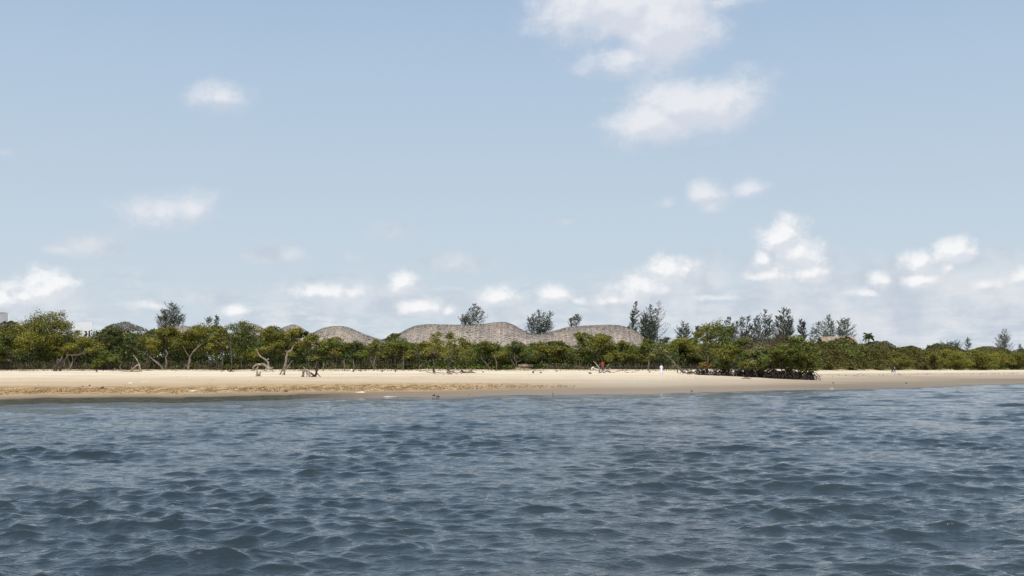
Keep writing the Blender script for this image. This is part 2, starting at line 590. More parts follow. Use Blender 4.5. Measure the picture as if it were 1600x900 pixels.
# ------------------------------------------------------------------ water
def sea():
    ny = [5.0]
    while ny[-1] < 420:
        ny.append(ny[-1] + max(.04, .0030 * ny[-1]))
    yv = np.array(ny, np.float32)
    wing = [1.0]; st = .0024
    while wing[-1] < 3.0:
        wing.append(wing[-1] + st); st = min(st * 1.045, .03)
    wing = np.array(wing[1:])
    sx = np.concatenate([-wing[::-1], np.linspace(-1, 1, 860), wing]).astype(np.float32)
    cols = len(sx)
    SE = float(wing[-1])
    Y = np.repeat(yv[:, None], cols, 1)
    X = sx[None, :] * (Y * .53 + 5.5)
    sp_x = (Y * .53 + 5.5) * np.gradient(sx)[None, :]
    sp_y = np.maximum(.04, .0030 * Y)
    dep = np.clip((shore(X / Y) - Y) / 25, 0, 1).astype(np.float32)
    amp_sh = (.05 + .95 * dep) * np.clip((SE - np.abs(sx)) / .4, 0, 1)[None, :] * np.clip((Y - 5) / 2, 0, 1)
    Z = np.zeros_like(X); DX = np.zeros_like(X); DY = np.zeros_like(X)
    rr = np.random.default_rng(42)
    n = 200
    # sets of bigger waves: slow patches of strength
    patch = .82 + .42 * lumps(X, Y, 13, 21).astype(np.float32)
    for i in range(n):
        lam = math.exp(rr.uniform(math.log(.19), math.log(4.8)))
        k = 2 * math.pi / lam
        w = math.exp(-((math.log(lam) - math.log(.55)) / .72) ** 2)
        th = rr.normal(math.radians(-97), math.radians(21 + 8 / max(lam, .5)))
        slope = .037 * (.26 + w + .26 * math.exp(-((math.log(lam) - math.log(2.7)) / .3) ** 2)) * rr.uniform(.6, 1.4)
        A = slope / k
        fade = np.clip((lam / np.maximum(sp_y, sp_x) - 2.5) / 3, 0, 1)
        ph = rr.uniform(0, 6.28)
        c_, s_ = math.cos(th), math.sin(th)
        q = (k * (X * c_ + Y * s_) + ph).astype(np.float32)
        a_ = (A * fade * amp_sh * patch).astype(np.float32)
        Z += a_ * np.cos(q)
        sn = a_ * np.sin(q)
        DX -= c_ * sn; DY -= s_ * sn
    X2 = X + DX * 1.1; Y2 = Y + DY * 1.1
    nr, nc = X.shape
    idx = np.arange(nr * nc, dtype=np.int32).reshape(nr, nc)
    Q = np.stack([idx[:-1, :-1], idx[:-1, 1:], idx[1:, 1:], idx[1:, :-1]], -1).reshape(-1, 4)
    V = np.stack([X2, Y2, Z], -1).reshape(-1, 3)
    # calm skirt round and behind the wave field
    xo = lambda y: (y * .53 + 5.5) * SE - .3
    e = len(V)
    yb, yt = 5.1, float(yv[-2])
    extra = [(-3000, -3000, -.012), (3000, -3000, -.012), (3000, yb, -.012), (xo(yb), yb, -.012), (-xo(yb), yb, -.012), (-3000, yb, -.012),
             (3000, yt, -.012), (xo(yt), yt, -.012), (-xo(yt), yt, -.012), (-3000, yt, -.012)]
    V = np.concatenate([V, np.array(extra, np.float32)])
    Q = np.concatenate([Q, np.array([(e, e + 1, e + 3, e + 4), (e + 3, e + 2, e + 6, e + 7), (e + 5, e + 4, e + 8, e + 9),
                                     (e + 1, e + 2, e + 3, e + 3), (e, e + 4, e + 5, e + 5)], np.int32)[:3]])
    me = np_mesh('water', V, Q, smooth=True)
    return me


def mat_water():
    m, t, o = new_mat('sea_water')
    g = t.n('ShaderNodeNewGeometry').outputs['Position']
    b = t.n('ShaderNodeBsdfPrincipled')
    big = t.noise(g, .05, 3, .5)
    t.l(t.mix(t.rng(big, .35, .65), (.022, .033, .042), (.030, .043, .050)), b.inputs['Base Color'])
    b.inputs['IOR'].default_value = 1.333
    b.inputs['Roughness'].default_value = .035
    v1 = t.vm('MULTIPLY', g, (.75, 1.2, 1))
    h1 = t.noise(v1, 2.6, 3, .55, .4)
    h2 = t.noise(v1, 7.5, 4, .6, .5)
    gust = t.rng(t.noise(g, .16, 3, .5), .3, .7, .55, 1.25)
    hh = t.m('ADD', t.m('MULTIPLY', h1, .066), t.m('MULTIPLY', h2, .024))
    bn = t.n('ShaderNodeBump', i_Distance=1.0, i_Strength=1.0)
    t.l(t.m('MULTIPLY', hh, gust), bn.inputs['Height'])
    t.l(bn.outputs[0], b.inputs['Normal'])
    t.l(b.outputs[0], o.inputs[0])
    return m


tag(link('water', sea(), mat_water()), kind='structure')

# ------------------------------------------------------------------ foliage makers
TINT = {'olive': (.160, .158, .030), 'yellow': (.205, .196, .034), 'green': (.115, .138, .027), 'dark': (.078, .096, .026),
        'acacia': (.135, .124, .040), 'brown': (.150, .124, .080), 'cas': (.155, .165, .120), 'casdark': (.095, .108, .080),
        'grey': (.20, .18, .15), 'orange': (.21, .145, .04), 'pale': (.175, .18, .07)}


def unit(v):
    return v / np.maximum(np.linalg.norm(v, axis=-1, keepdims=True), 1e-6)


def leaf_quads(P, N, size, aspect, rr, tint, var=.28, along=None):
    """one small bent leaf card per point; returns V, Q, C"""
    n = len(P)
    a = along if along is not None else rr.normal(size=(n, 3))
    u = unit(a - N * (a * N).sum(-1, keepdims=True))
    w = np.cross(N, u)
    s = (size * rr.uniform(.6, 1.35, n))[:, None]
    fold = N * s * .25
    V = np.stack([P - u * s * aspect, P + w * s * .5 + fold, P + u * s * aspect, P - w * s * .5 + fold], 1)
    Q = np.arange(n * 4).reshape(n, 4)
    val = rr.uniform(1 - var, 1 + var, n)[:, None]
    hue = rr.normal(0, .10, n)[:, None]
    C = np.array(tint)[None, :] * 1.12 * val * np.concatenate([1 + hue, np.ones((n, 1)), 1 - hue], 1)
    return V.reshape(-1, 3), Q, np.clip(C, .004, .6)


def clump_points(c, r, n, rr, nsub=9, spread=.36):
    """leaf points of one clump: little sprays set round an uneven ball"""
    c = np.array(c); r = np.array(r)
    d = unit(rr.normal(size=(nsub, 3)) + np.array([0, 0, .35]))
    rad = rr.uniform(.45, 1.0, nsub)[:, None]
    sub = d * rad
    w = rr.uniform(.5, 1.5, nsub); w /= w.sum()
    k = rr.choice(nsub, n, p=w)
    q = sub[k] + rr.normal(size=(n, 3)) * spread * np.array([1, 1, .8])
    nrm = unit(unit(q) * .8 + np.array([0, 0, .45]) + rr.normal(size=(n, 3)) * .65)
    return c + q * r, nrm


def merge(parts):
    V, Q, C, b = [], [], [], 0
    for v, q, c in parts:
        V.append(v); Q.append(q + b); C.append(c); b += len(v)
    return np.concatenate(V), np.concatenate(Q), np.concatenate(C)


def base_at(px, off, row=None):
    if row is not None:
        return ground(px, row)
    d = float(back(_u(px))) + off
    x = _u(px) * d * 1.0
    x = direction(px, 570)[0] / direction(px, 570)[1] * d
    return Vector((x, d, gz(x, d) - .05))


SEED = [100]


def broad_tree(px, top, width, bot, off, tint, label, group, name='mangrove_tree', row=None, stems=None, pale=False,
               basepx=None, dens=1.0, leaf=.18, roots=0, flat=.62, ragged=1.0, clumps=None, cat='tree', lean=0.0, tint2=None, wood=None, forks_px=None):
    SEED[0] += 1
    rr = np.random.default_rng(SEED[0]); rnd = random.Random(SEED[0])
    org = base_at(px if basepx is None else basepx, off, row)
    d = org.y
    k = d / F
    cx = at(px, 560, d).x - org.x
    zt = at(px, top, d).z - org.z
    zb = at(px, bot, d).z - org.z
    W = width * k
    H = max(zt - zb, .8)
    t = thing(name, org, label, cat, group)
    cl = []
    if clumps:
        for (qx, qy, qr) in clumps:
            p = at(qx, qy, d) - org
            cl.append(((p.x, rr.uniform(-.35, .35) * W, p.z), (qr * k, qr * k * 1.0, qr * k * .85)))
    else:
        n = int(5 + W * 1.25 * ragged)
        for i in range(n):
            xx = rr.uniform(-.42, .42) if i else rr.uniform(-.12, .12)
            yy = rr.uniform(-.32, .32)
            e = 1 - 1.35 * (xx * xx + yy * yy * .6) / .25 * .5
            rad = W * rr.uniform(.13, .21) * (1.25 if n < 9 else 1)
            rad = min(rad, H * .48)
            ztop = zb + H * max(e, .35) - rad * flat * rr.uniform(.75, 1.0 + .7 * ragged)
            if i == 0:
                ztop = zt - rad * flat * .95
            z = ztop if rr.random() < .62 or i == 0 else rr.uniform(zb + rad * .5, max(ztop, zb + rad * .6))
            cl.append(((cx + xx * W, yy * W, z), (rad * 1.15, rad * 1.15, rad * flat * 1.15)))
    parts = []
    for c, r in cl:
        area = r[0] * r[0]
        n = int(min(2600, max(110, area * 420 * dens * (.18 / leaf) ** 2)))
        P, N = clump_points(c, r, n, rr, nsub=int(7 + area * 2.6), spread=.27)
        tn = np.array(TINT[tint2] if (tint2 and rr.random() < .4) else TINT[tint]) * rr.uniform(.82, 1.2)
        parts.append(leaf_quads(P, N, leaf, .62, rr, tn))
    V, Q, C = merge(parts)
    V[:, 2] = np.maximum(V[:, 2], .05)
    link('crown', np_mesh('crown', V, Q, C), M_LEAF, t)
    # trunk and limbs
    tb = Tubes()
    ns = stems if stems is not None else rnd.choice([1, 2, 3])
    rt = max(.07, min(.24, W * .028))
    if roots:
        z0 = .45
    else:
        z0 = -.25
    forks = []
    for (fx, fy) in (forks_px or []):
        forks.append((at(fx, fy, d) - org, rt * .55))
    for s in range(0 if forks_px else max(ns, 1)):
        bx = rnd.uniform(-.25, .25) * ns * .6
        top_ = Vector((cx * .6 + rnd.uniform(-.16, .16) * W * min(ns, 2), rnd.uniform(-.1, .1) * W, zb + H * .18))
        pts = wander((bx, rnd.uniform(-.2, .2), z0), top_, 5, .055, rnd)
        tb.add(pts, [rt * (1.15 - .11 * i) for i in range(6)], 7)
        forks.append((pts[3], rt * .8)); forks.append((pts[5], rt * .6))
    for c, r in cl:
        f, fr = min(forks, key=lambda q: (q[0] - Vector(c)).length)
        pts = wander(f, Vector(c), 4, .07, rnd)
        tb.add(pts, [fr * .8, fr * .6, fr * .45, fr * .3, fr * .12], 5)
        for j in range(2):
            e = Vector(c) + Vector((rnd.uniform(-1, 1) * r[0], rnd.uniform(-1, 1) * r[1], rnd.uniform(-.2, .9) * r[2]))
            tb.add(wander(pts[3], e, 2, .08, rnd), [fr * .3, fr * .18, .01], 4)
    tb.build('trunk', wood or (M_PALE if pale else M_BARK), t)
    if roots:
        rb = Tubes()
        sp_r = [(-.44 * W + .11 * W * q, rnd.uniform(-.12, .12) * W, rnd.uniform(.25, .55)) for q in range(9)]
        rb.add(sp_r, .05, 5)
        for i in range(roots):
            x0 = rnd.uniform(-.42, .42) * W; y0 = rnd.uniform(-.16, .16) * W
            th = rnd.uniform(0, 6.28); L = rnd.uniform(.25, 1.0) * 1.5
            x1 = x0 + math.cos(th) * L; y1 = y0 + math.sin(th) * L * .8
            zg = gz(org.x + x1, org.y + y1) - org.z - .08
            hh = rnd.uniform(.5, 1.2)
            pts = []
            for q in range(6):
                f = q / 5
                zz = hh * (1 - f ** 2.2) * (1 - .1 * f) + zg * f ** 2.2
                pts.append((x0 + (x1 - x0) * f, y0 + (y1 - y0) * f + rnd.uniform(-.04, .04), zz))
            r0 = rnd.uniform(.030, .060)
            rb.add(pts, [r0 * 1.3, r0 * 1.2, r0 * 1.1, r0, r0 * .9, r0 * .8], 5)
            if rnd.random() < .7:       # side prop
                a_ = Vector(pts[3]); e = a_ + Vector((rnd.uniform(-.5, .5), rnd.uniform(-.5, .5), 0)); e.z = gz(org.x + e.x, org.y + e.y) - org.z - .08
                rb.add([a_, (a_ + e) / 2 + Vector((0, 0, .15)), e], [r0 * .8, r0 * .7, r0 * .6], 4)
        rb.build('prop_roots', M_ROOT, t)
    return t


def umbrella_tree(px, top, width, bot, off, tint, label, group, name='acacia_tree', dens=1.0, flat=.8, leaf=.22):
    """thorn tree with a wide layered dome of fine leaves"""
    SEED[0] += 1
    rr = np.random.default_rng(SEED[0]); rnd = random.Random(SEED[0])
    org = base_at(px, off)
    d = org.y; k = d / F
    zt = at(px, top, d).z - org.z; zb = at(px, bot, d).z - org.z
    W = width * k; H = zt - zb
    t = thing(name, org, label, 'tree', group)
    n = int(min(20000, W * W * 120 * dens * (.22 / leaf) ** 2))
    a = rr.uniform(0, 2 * np.pi, n); q = np.sqrt(rr.uniform(0, 1, n))
    x = np.cos(a) * q; y = np.sin(a) * q
    ph = rr.uniform(0, 6.28, 8)
    lump = (np.sin(7 * x + ph[0]) * np.sin(6 * y + ph[1]) * .10 + np.sin(15 * x + ph[2]) * np.sin(13 * y + ph[3]) * .07)
    dome = (1 - q ** 2.3) * flat + (1 - flat) * (1 - q)
    lay = rr.choice([0.0, .22, .45, .68], n, p=[.55, .22, .14, .09])
    z = dome * (1 - lay) - lay * .05 + lump * (1 - lay) + rr.normal(0, .022, n)
    edge = 1 + .08 * np.sin(5 * a + ph[4]) + .06 * np.sin(11 * a + ph[5])
    P = np.stack([x * W / 2 * edge, y * W / 2 * edge * .8, zb + np.clip(z, -.1, 1.05) * H], -1)
    P = P[rr.random(n) > .06 + .18 * (np.sin(9 * x + ph[6]) * np.sin(8 * y + ph[7]) > .35)]
    N = unit(np.stack([P[:, 0] / W, P[:, 1] / W, np.full(len(P), .8)], -1) + rr.normal(size=P.shape) * .32)
    v, qd, c = leaf_quads(P, N, leaf, .7, rr, TINT[tint], .22)
    link('crown', np_mesh('crown', v, qd, c), M_LEAF, t)
    tb = Tubes()
    for s in range(rnd.choice([2, 3])):
        m = Vector((rnd.uniform(-.12, .12) * W, rnd.uniform(-.1, .1) * W, max(zb, .3) + .1 * H))
        p = wander((rnd.uniform(-.3, .3), 0, -.3), m, 4, .06, rnd)
        tb.add(p, [.16, .14, .12, .1, .08], 6)
        for j in range(6):
            th = rnd.uniform(0, 6.28)
            e = Vector((math.cos(th) * W * .36, math.sin(th) * W * .28, zb + H * rnd.uniform(.05, .35)))
            tb.add(wander(m, e, 3, .06, rnd), [.07, .05, .035, .015], 4)
    tb.build('trunk', M_BARK, t)
    return t


def casuarina(px, top, width, bot, off, tint, label, group, plumes=None, lean=.0, dens=1.0, bare=False, name='casuarina_tree'):
    """she-oak: thin leaders, rising side twigs and drooping needle sprays"""
    SEED[0] += 1
    rr = np.random.default_rng(SEED[0]); rnd = random.Random(SEED[0])
    org = base_at(px, off)
    d = org.y; k = d / F
    zt = at(px, top, d).z - org.z; zb = at(px, bot, d).z - org.z
    W = width * 1.28 * k; H = zt - zb
    t = thing(name, org, label, 'tree', group)
    tb = Tubes(); parts = []
    plumes = plumes or [(0, top, 1.0)]
    base = Vector((0, 0, -.2))
    zb = zb - .55 * (zt - zb)
    P, A = [], []
    for (dx, ptop, wf) in plumes:
        tip = Vector((dx * k, rnd.uniform(-.15, .15) * W, at(px, ptop, d).z - org.z))
        ln = wander(base, tip, 8, .018, rnd)
        for i, p in enumerate(ln):
            p.x = (tip.x * (i / 8) ** 1.3) + lean * (i / 8) ** 2 * H * .2 + rnd.uniform(-.06, .06)
        tb.add(ln, [.14 * (1 - .115 * i) for i in range(9)], 6)
        n = int(30 + (tip.z - zb) * 5)
        for j in range(n):
            f = rnd.uniform(0, 1) ** .9
            z = zb + (tip.z - zb) * f
            u_ = (z - base.z) / (tip.z - base.z) * 8
            i0 = min(int(u_), 7)
            p0 = ln[i0].lerp(ln[i0 + 1], u_ - i0)
            prof = (1 - f) ** .7 * (.55 + .45 * min(1, f * 4)) + .07
            L = W * .46 * wf * prof * rnd.uniform(.35, 1.25) + .15
            th = rnd.uniform(0, 6.28)
            up = rnd.uniform(.3, 1.15)
            e = p0 + Vector((math.cos(th) * L + lean * .45 * L, math.sin(th) * L, up * L))
            md = p0.lerp(e, .5) + Vector((math.cos(th) * L * .12, math.sin(th) * L * .12, -.08 * L))
            tb.add([p0, md, e], [.04, .025, .012] if bare else [.028, .018, .006], 3)
            m = int((7 + L * 21) * dens * (.22 if bare else 1))
            sg = .035 + .04 * L
            for q in range(m):
                g = rnd.uniform(.2, 1.1)
                s = p0.lerp(md, g * 2) if g < .5 else md.lerp(e, g * 2 - 1)
                P.append((s.x + rnd.gauss(0, sg), s.y + rnd.gauss(0, sg), s.z + rnd.gauss(0, sg)))
                A.append((e.x - p0.x, e.y - p0.y, (e.z - p0.z) + rnd.uniform(-.9, .5) * L))
    P = np.array(P); A = unit(np.array(A) + 1e-4)
    N = unit(rr.normal(size=P.shape))
    v, q, c = leaf_quads(P, N, .09, 1.6, rr, TINT[tint], .3, along=A)
    link('crown', np_mesh('crown', v, q, c), M_LEAF, t)
    tb.build('trunk', M_BARK, t)
    return t


def palm(px, top, off, width, label, group=None):
    SEED[0] += 1
    rr = np.random.default_rng(SEED[0]); rnd = random.Random(SEED[0])
    org = base_at(px, off); d = org.y; k = d / F
    t = thing('palm_tree', org, label, 'palm', group)
    zt = at(px, top, d).z - org.z; R_ = width * k / 2
    zc = zt - R_ * .75
    tb = Tubes()
    tb.add(wander((.3, 0, -.2), (0, 0, zc), 6, .012, rnd), [.17, .15, .14, .13, .12, .12, .13], 7)
    tb.build('trunk', M_BARK, t)
    P, A = [], []
    for i in range(24):
        th = rnd.uniform(0, 6.28); up = rnd.uniform(-.25, 1.0)
        for j in range(26):
            f = (j + 1) / 26
            r = R_ * 1.05 * f * math.cos(up * .75)
            z = zc + R_ * (up * f - .85 * f * f * (1 - up * .45) + .12)
            c, s = math.cos(th), math.sin(th)
            for sd_ in (-1, 1):
                w_ = .16 * R_ * (1 - abs(f - .5))
                P.append((r * c - s * sd_ * w_, r * s + c * sd_ * w_, z - .06 * R_ + .02 * R_ * rnd.random()))
                A.append((c * .7 - s * sd_, s * .7 + c * sd_, -.75))
    P = np.array(P); A = unit(np.array(A)); N = unit(rr.normal(size=P.shape) + np.array([0, 0, 1.0]))
    v, q, c = leaf_quads(P, N, .11 * max(R_, 1), 1.6, rr, TINT['dark'], .3, along=A)
    link('frond_crown', np_mesh('frond_crown', v, q, c), M_LEAF, t)
    return t


# ------------------------------------------------------------------ buildings
def box(bm, x0, x1, y0, y1, z0, z1):
    vs = [bm.verts.new(p) for p in ((x0, y0, z0), (x1, y0, z0), (x1, y1, z0), (x0, y1, z0), (x0, y0, z1), (x1, y0, z1), (x1, y1, z1), (x0, y1, z1))]
    for f in ((0, 3, 2, 1), (4, 5, 6, 7), (0, 1, 5, 4), (1, 2, 6, 5), (2, 3, 7, 6), (3, 0, 4, 7)):
        bm.faces.new([vs[i] for i in f])


def bm_obj(name, bm, mat, parent=None, bevel=0.0):
    me = bpy.data.meshes.new(name)
    bm.normal_update()
    bm.to_mesh(me); bm.free()
    o = link(name, me, mat, parent)
    if bevel:
        b = o.modifiers.new('bevel', 'BEVEL'); b.width = bevel; b.segments = 2
    return o


def thatch_house(prof, dist, depth, label, eave=5.0, tile=.45, name='thatched_house', opening=None):
    """a flowing palm thatch roof: courses of overlapping thatch panels over a hump-shaped shell, on walls"""
    SEED[0] += 1
    rr = np.random.default_rng(SEED[0])
    pxs = np.array([p[0] for p in prof], float); rows = np.array([p[1] for p in prof], float)
    k = dist / F
    X = (pxs - 800) * k * 1.0
    cx = .5 * (X[0] + X[-1])
    g0 = gz(cx, dist)
    org = Vector((cx, dist, g0))
    Z = np.array([at(a, b, dist).z for a, b in prof]) - g0
    X = X - cx
    t = thing(name, org, label, 'house')
    L = X[-1] - X[0]
    n = max(24, int(L / .6))
    xs = np.linspace(X[0], X[-1], n)
    zr = np.interp(xs, X, Z)
    ker = np.array([1, 2, 3, 2, 1.]) / 9
    zr = np.convolve(np.pad(zr, 2, mode='edge'), ker, 'valid')
    ez = eave - .0
    endf = np.clip(np.minimum(xs - xs[0], xs[-1] - xs) / (L * .12), 0, 1) ** .5

    def surf(u, v):
        """u 0..1 along the ridge, v -1..1 front to back"""
        x = xs[0] + u * L
        z = np.interp(x, xs, zr); e = np.interp(x, xs, endf)
        dp = depth * (.35 + .65 * e) * (1 + .07 * np.sin(x * .35))
        top = np.maximum(z, ez + .3)
        a = np.abs(v)
        zz = ez - .3 + (top - ez + .3) * (1 - a ** 1.7)
        return np.stack([x + 0 * v, v * dp, zz], -1)

    U, Vv = np.meshgrid(np.linspace(0, 1, n), np.linspace(-1, 1, 26))
    S = surf(U, Vv) - np.array([0, 0, .12])
    idx = np.arange(S.shape[0] * n).reshape(-1, n)
    Q = np.stack([idx[:-1, :-1], idx[:-1, 1:], idx[1:, 1:], idx[1:, :-1]], -1).reshape(-1, 4)
    parts = [(S.reshape(-1, 3), Q, np.tile(np.array([[.22, .185, .16]]), (len(Q), 1)))]
    # overlapping panels
    for side in (-1, 1):
        m = int(max(5, (depth + 3) / (tile * .62)))
        for r in range(m + 1):
            v = side * (1 - r / m) * 1.0
            nn = int(L / tile)
            u = (np.arange(nn) + rr.uniform(-.10, .10, nn) + .5) / nn
            colw = np.random.default_rng(3).uniform(.92, 1.07, nn) * (1 - .12 * (np.arange(nn) % 3 == 0))
            u = np.clip(u, 0, 1)
            v1 = np.clip(np.full(nn, v) + rr.normal(0, .008, nn), -1, 1)
            v0 = np.clip(v1 - side * 1.25 / m, -1, 1) if r < m else v1 * 0 - side * .04
            hw = tile / L * .46
            a = surf(np.clip(u - hw, 0, 1), v1); b = surf(np.clip(u + hw, 0, 1), v1)
            c = surf(np.clip(u + hw, 0, 1), v0); d_ = surf(np.clip(u - hw, 0, 1), v0)
            lift = (rr.uniform(.02, .075, nn) + .015 * (np.arange(nn) % 2))[:, None] * np.array([0, side * .6, .6])
            a = a + lift * rr.uniform(.4, 1.3, (nn, 1)); b = b + lift * rr.uniform(.4, 1.3, (nn, 1))
            VV = np.stack([a, b, c, d_], 1).reshape(-1, 3)
            col = np.array([.37, .33, .29]) * rr.uniform(.86, 1.14, (nn, 1)) * colw[:, None] * (1 + rr.normal(0, .03, (nn, 3)))
            parts.append((VV, np.arange(nn * 4).reshape(nn, 4), col))
    V, Q, C = merge(parts)
    link('roof', np_mesh('roof', V, Q, C), M_THATCH, t)
    bm = bmesh.new()
    box(bm, xs[0] + L * .08, xs[-1] - L * .08, -depth * .6, depth * .6, -.5, ez + .1)
    w = bm_obj('wall', bm, M_WALL, t)
    nw = max(2, int(L / 5))
    for i in range(nw):
        bm = bmesh.new()
        c0 = xs[0] + L * .08 + (i + .5) * L * .84 / nw
        box(bm, c0 - .8, c0 + .8, -depth * .6 - .03, -depth * .6 + .05, 1.0, 3.2)
        bm_obj('window', bm, M_DARK, w)
    if opening:
        ox, oy, ow, oh = opening
        p = at(ox, oy, dist - depth * .55) - org
        bm = bmesh.new()
        bmesh.ops.create_icosphere(bm, subdivisions=3, radius=1.0)
        for v in bm.verts:
            v.co = Vector((v.co.x * ow * k / 2, v.co.y * 1.2, max(v.co.z, -.25) * oh * k * .75)) + p
        bm_obj('roof_opening', bm, M_DARK, t)
        parts = []
        nn = 60
        ang = np.linspace(.05, math.pi - .05, nn)
        cxp = np.cos(ang) * ow * k * .62; czp = np.sin(ang) * oh * k * .85
        P = np.stack([p.x + cxp, np.full(nn, p.y - 1.3), p.z + czp], -1)
        tbx = Tubes(); tbx.add([tuple(q) for q in P[::4]], .22, 6)
        tbx.build('roof_lip', M_BANK, t)
    return t


thatch_house([(596, 531), (612, 526), (625, 521), (638, 513), (650, 508.5), (668, 506.5), (700, 507.5), (740, 508), (760, 506), (775, 503.5), (787, 502.5),
              (798, 505), (812, 513), (824, 520), (834, 522.5), (850, 521), (868, 516), (885, 511.5), (905, 509.5), (930, 508), (950, 507.5), (968, 508), (982, 512),
              (996, 518), (1006, 525), (1014, 534)], 238, 9.5, 'large grey thatched house whose long wavy roof rises in two humps behind the trees', eave=3.4)
thatch_house([(484, 524), (494, 517), (506, 512), (520, 509.5), (535, 509), (546, 511.5), (556, 516), (566, 521), (580, 526), (594, 530), (606, 533)], 232, 7,
             'mid sized thatched house with one pointed hump and a dark eye opening', eave=3.4, opening=(527, 532, 16, 7))
thatch_house([(432, 520), (442, 512), (450, 508.5), (459, 506.5), (467, 509), (476, 515), (486, 522)], 246, 5,
             'small thatched roof, a low cone just left of the eye opening roof', eave=4.2)
thatch_house([(256, 516), (264, 511), (276, 508.5), (288, 509.5), (300, 510.5), (312, 511), (322, 515)], 250, 5,
             'thatched roof barely showing over the trees beside the lone feathery casuarina', eave=4.2)
thatch_house([(370, 514), (378, 507.5), (388, 504.5), (398, 506), (408, 510), (414, 515)], 246, 4.5,
             'narrow thatched roof edge showing over the tallest dark mangrove', eave=4.2)


def right_house():
    d = 330.0; k = d / F
    x0, x1 = (1281 - 800) * k, (1334 - 800) * k
    cx = (x0 + x1) / 2; g = gz(cx, d)
    t = thing('thatched_house', (cx, d, g), 'far tan thatched house with a straight ridge above the trees on the right', 'house')
    zt = at(1300, 526, d).z - g; ze = at(1300, 537, d).z - g
    L = x1 - x0
    rr = np.random.default_rng(5)
    parts = []
    for side in (-1, 1):
        for r in range(7):
            nn = 22
            u = (np.arange(nn) + .5 * (r % 2)) / nn
            f0, f1 = r / 7, min(1, (r + 1.3) / 7)
            def S(u, f, up):
                return np.stack([-L / 2 + L * u, side * (4.5 * (1 - f)) + 0 * u, ze + (zt - ze) * f + up + 0 * u], -1)
            a = S(u - .03, f0, rr.uniform(.05, .2, nn)); b = S(u + .03, f0, rr.uniform(.05, .2, nn))
            c = S(u + .03, f1, 0); e = S(u - .03, f1, 0)
            col = np.array([.40, .33, .26]) * rr.uniform(.8, 1.2, (nn, 1)) * np.ones(3)
            parts.append((np.stack([a, b, c, e], 1).reshape(-1, 3), np.arange(nn * 4).reshape(nn, 4), col))
    V, Q, C = merge(parts)
    link('roof', np_mesh('roof', V, Q, C), M_THATCH, t)
    bm = bmesh.new(); box(bm, -L / 2 + .5, L / 2 - .5, -3.6, 3.6, -.5, ze + .4)
    bm_obj('wall', bm, M_BANK, t)


right_house()


def white_tower():
    d = 262.0; k = d / F
    top = at(128, 503, d).z
    p = lambda px, dd: Vector((direction(px, 520)[0] / direction(px, 520)[1] * dd, dd, 0))
    c = p(128, d)                                 # near corner
    g = gz(c.x, c.y)
    t = thing('white_house', (c.x, c.y, g), 'tall white flat roofed house with slit windows rising behind the left trees', 'house')
    H = top - g
    ur = (p(143.5, d + .9) - c); ul = (p(111.5, d + 3.1) - c)
    def wall_box(bm, o, e, th, z0, z1):
        """upright slab from o to e, thickness th going away from the viewer"""
        ex = (e - o).normalized(); nn = Vector((-ex.y, ex.x, 0))
        if nn.y < 0: nn = -nn
        vs = [Vector((q.x, q.y, z)) for z in (z0, z1) for q in (o, e, e + nn * th, o + nn * th)]
        vv = [bm.verts.new(v) for v in vs]
        for f in ((0, 1, 2, 3), (7, 6, 5, 4), (0, 4, 5, 1), (1, 5, 6, 2), (2, 6, 7, 3), (3, 7, 4, 0)):
            bm.faces.new([vv[i] for i in f])
    Z0 = Vector((0, 0, 0))
    bm = bmesh.new()
    pts = [Z0, ur, ur + ul, ul]
    lo = [bm.verts.new((q.x, q.y, -.5)) for q in pts]; hi = [bm.verts.new((q.x, q.y, H - .35)) for q in pts]
    for i in range(4):
        j = (i + 1) % 4
        bm.faces.new((lo[i], lo[j], hi[j], hi[i]))
    bm.faces.new(hi)
    w = bm_obj('wall', bm, M_WHITE, t)
    bm = bmesh.new()
    for a, b in ((Z0, ur), (Z0, ul), (ur, ur + ul), (ul, ur + ul)):
        ex = (b - a).normalized()
        wall_box(bm, a - ex * .05, b + ex * .05, .2, H - .352, H)
    bm_obj('parapet', bm, M_WHITE, w)
    def window(a, e, f0, f1, r0, r1):
        z1 = at(128, r0, d).z - g; z0 = at(128, r1, d).z - g
        bm = bmesh.new()
        ex = (e - a)
        o1, o2 = a + ex * f0, a + ex * f1
        nn = Vector((-ex.y, ex.x, 0)).normalized()
        if nn.y > 0: nn = -nn
        wall_box(bm, o1 + nn * .03, o2 + nn * .03, .1, z0, z1)
        bm_obj('window', bm, M_DARK, w)
    window(Z0, ur, .34, .50, 517, 525); window(Z0, ur, .66, .82, 516.5, 525)
    window(Z0, ul, .18, .62, 516, 521)
    window(Z0, ur, .3, .5, 538, 544); window(Z0, ul, .3, .6, 534, 540)
    # lower wing at the left
    bm = bmesh.new()
    q0 = p(98, d + 3.2) - c; q1 = p(112, d + 3.2) - c
    z = at(105, 504.5, d + 3).z - g
    box(bm, q0.x, q1.x + .3, q0.y, q0.y + 5, -.5, z)
    bm_obj('side_wing', bm, M_GREYW, t)


white_tower()


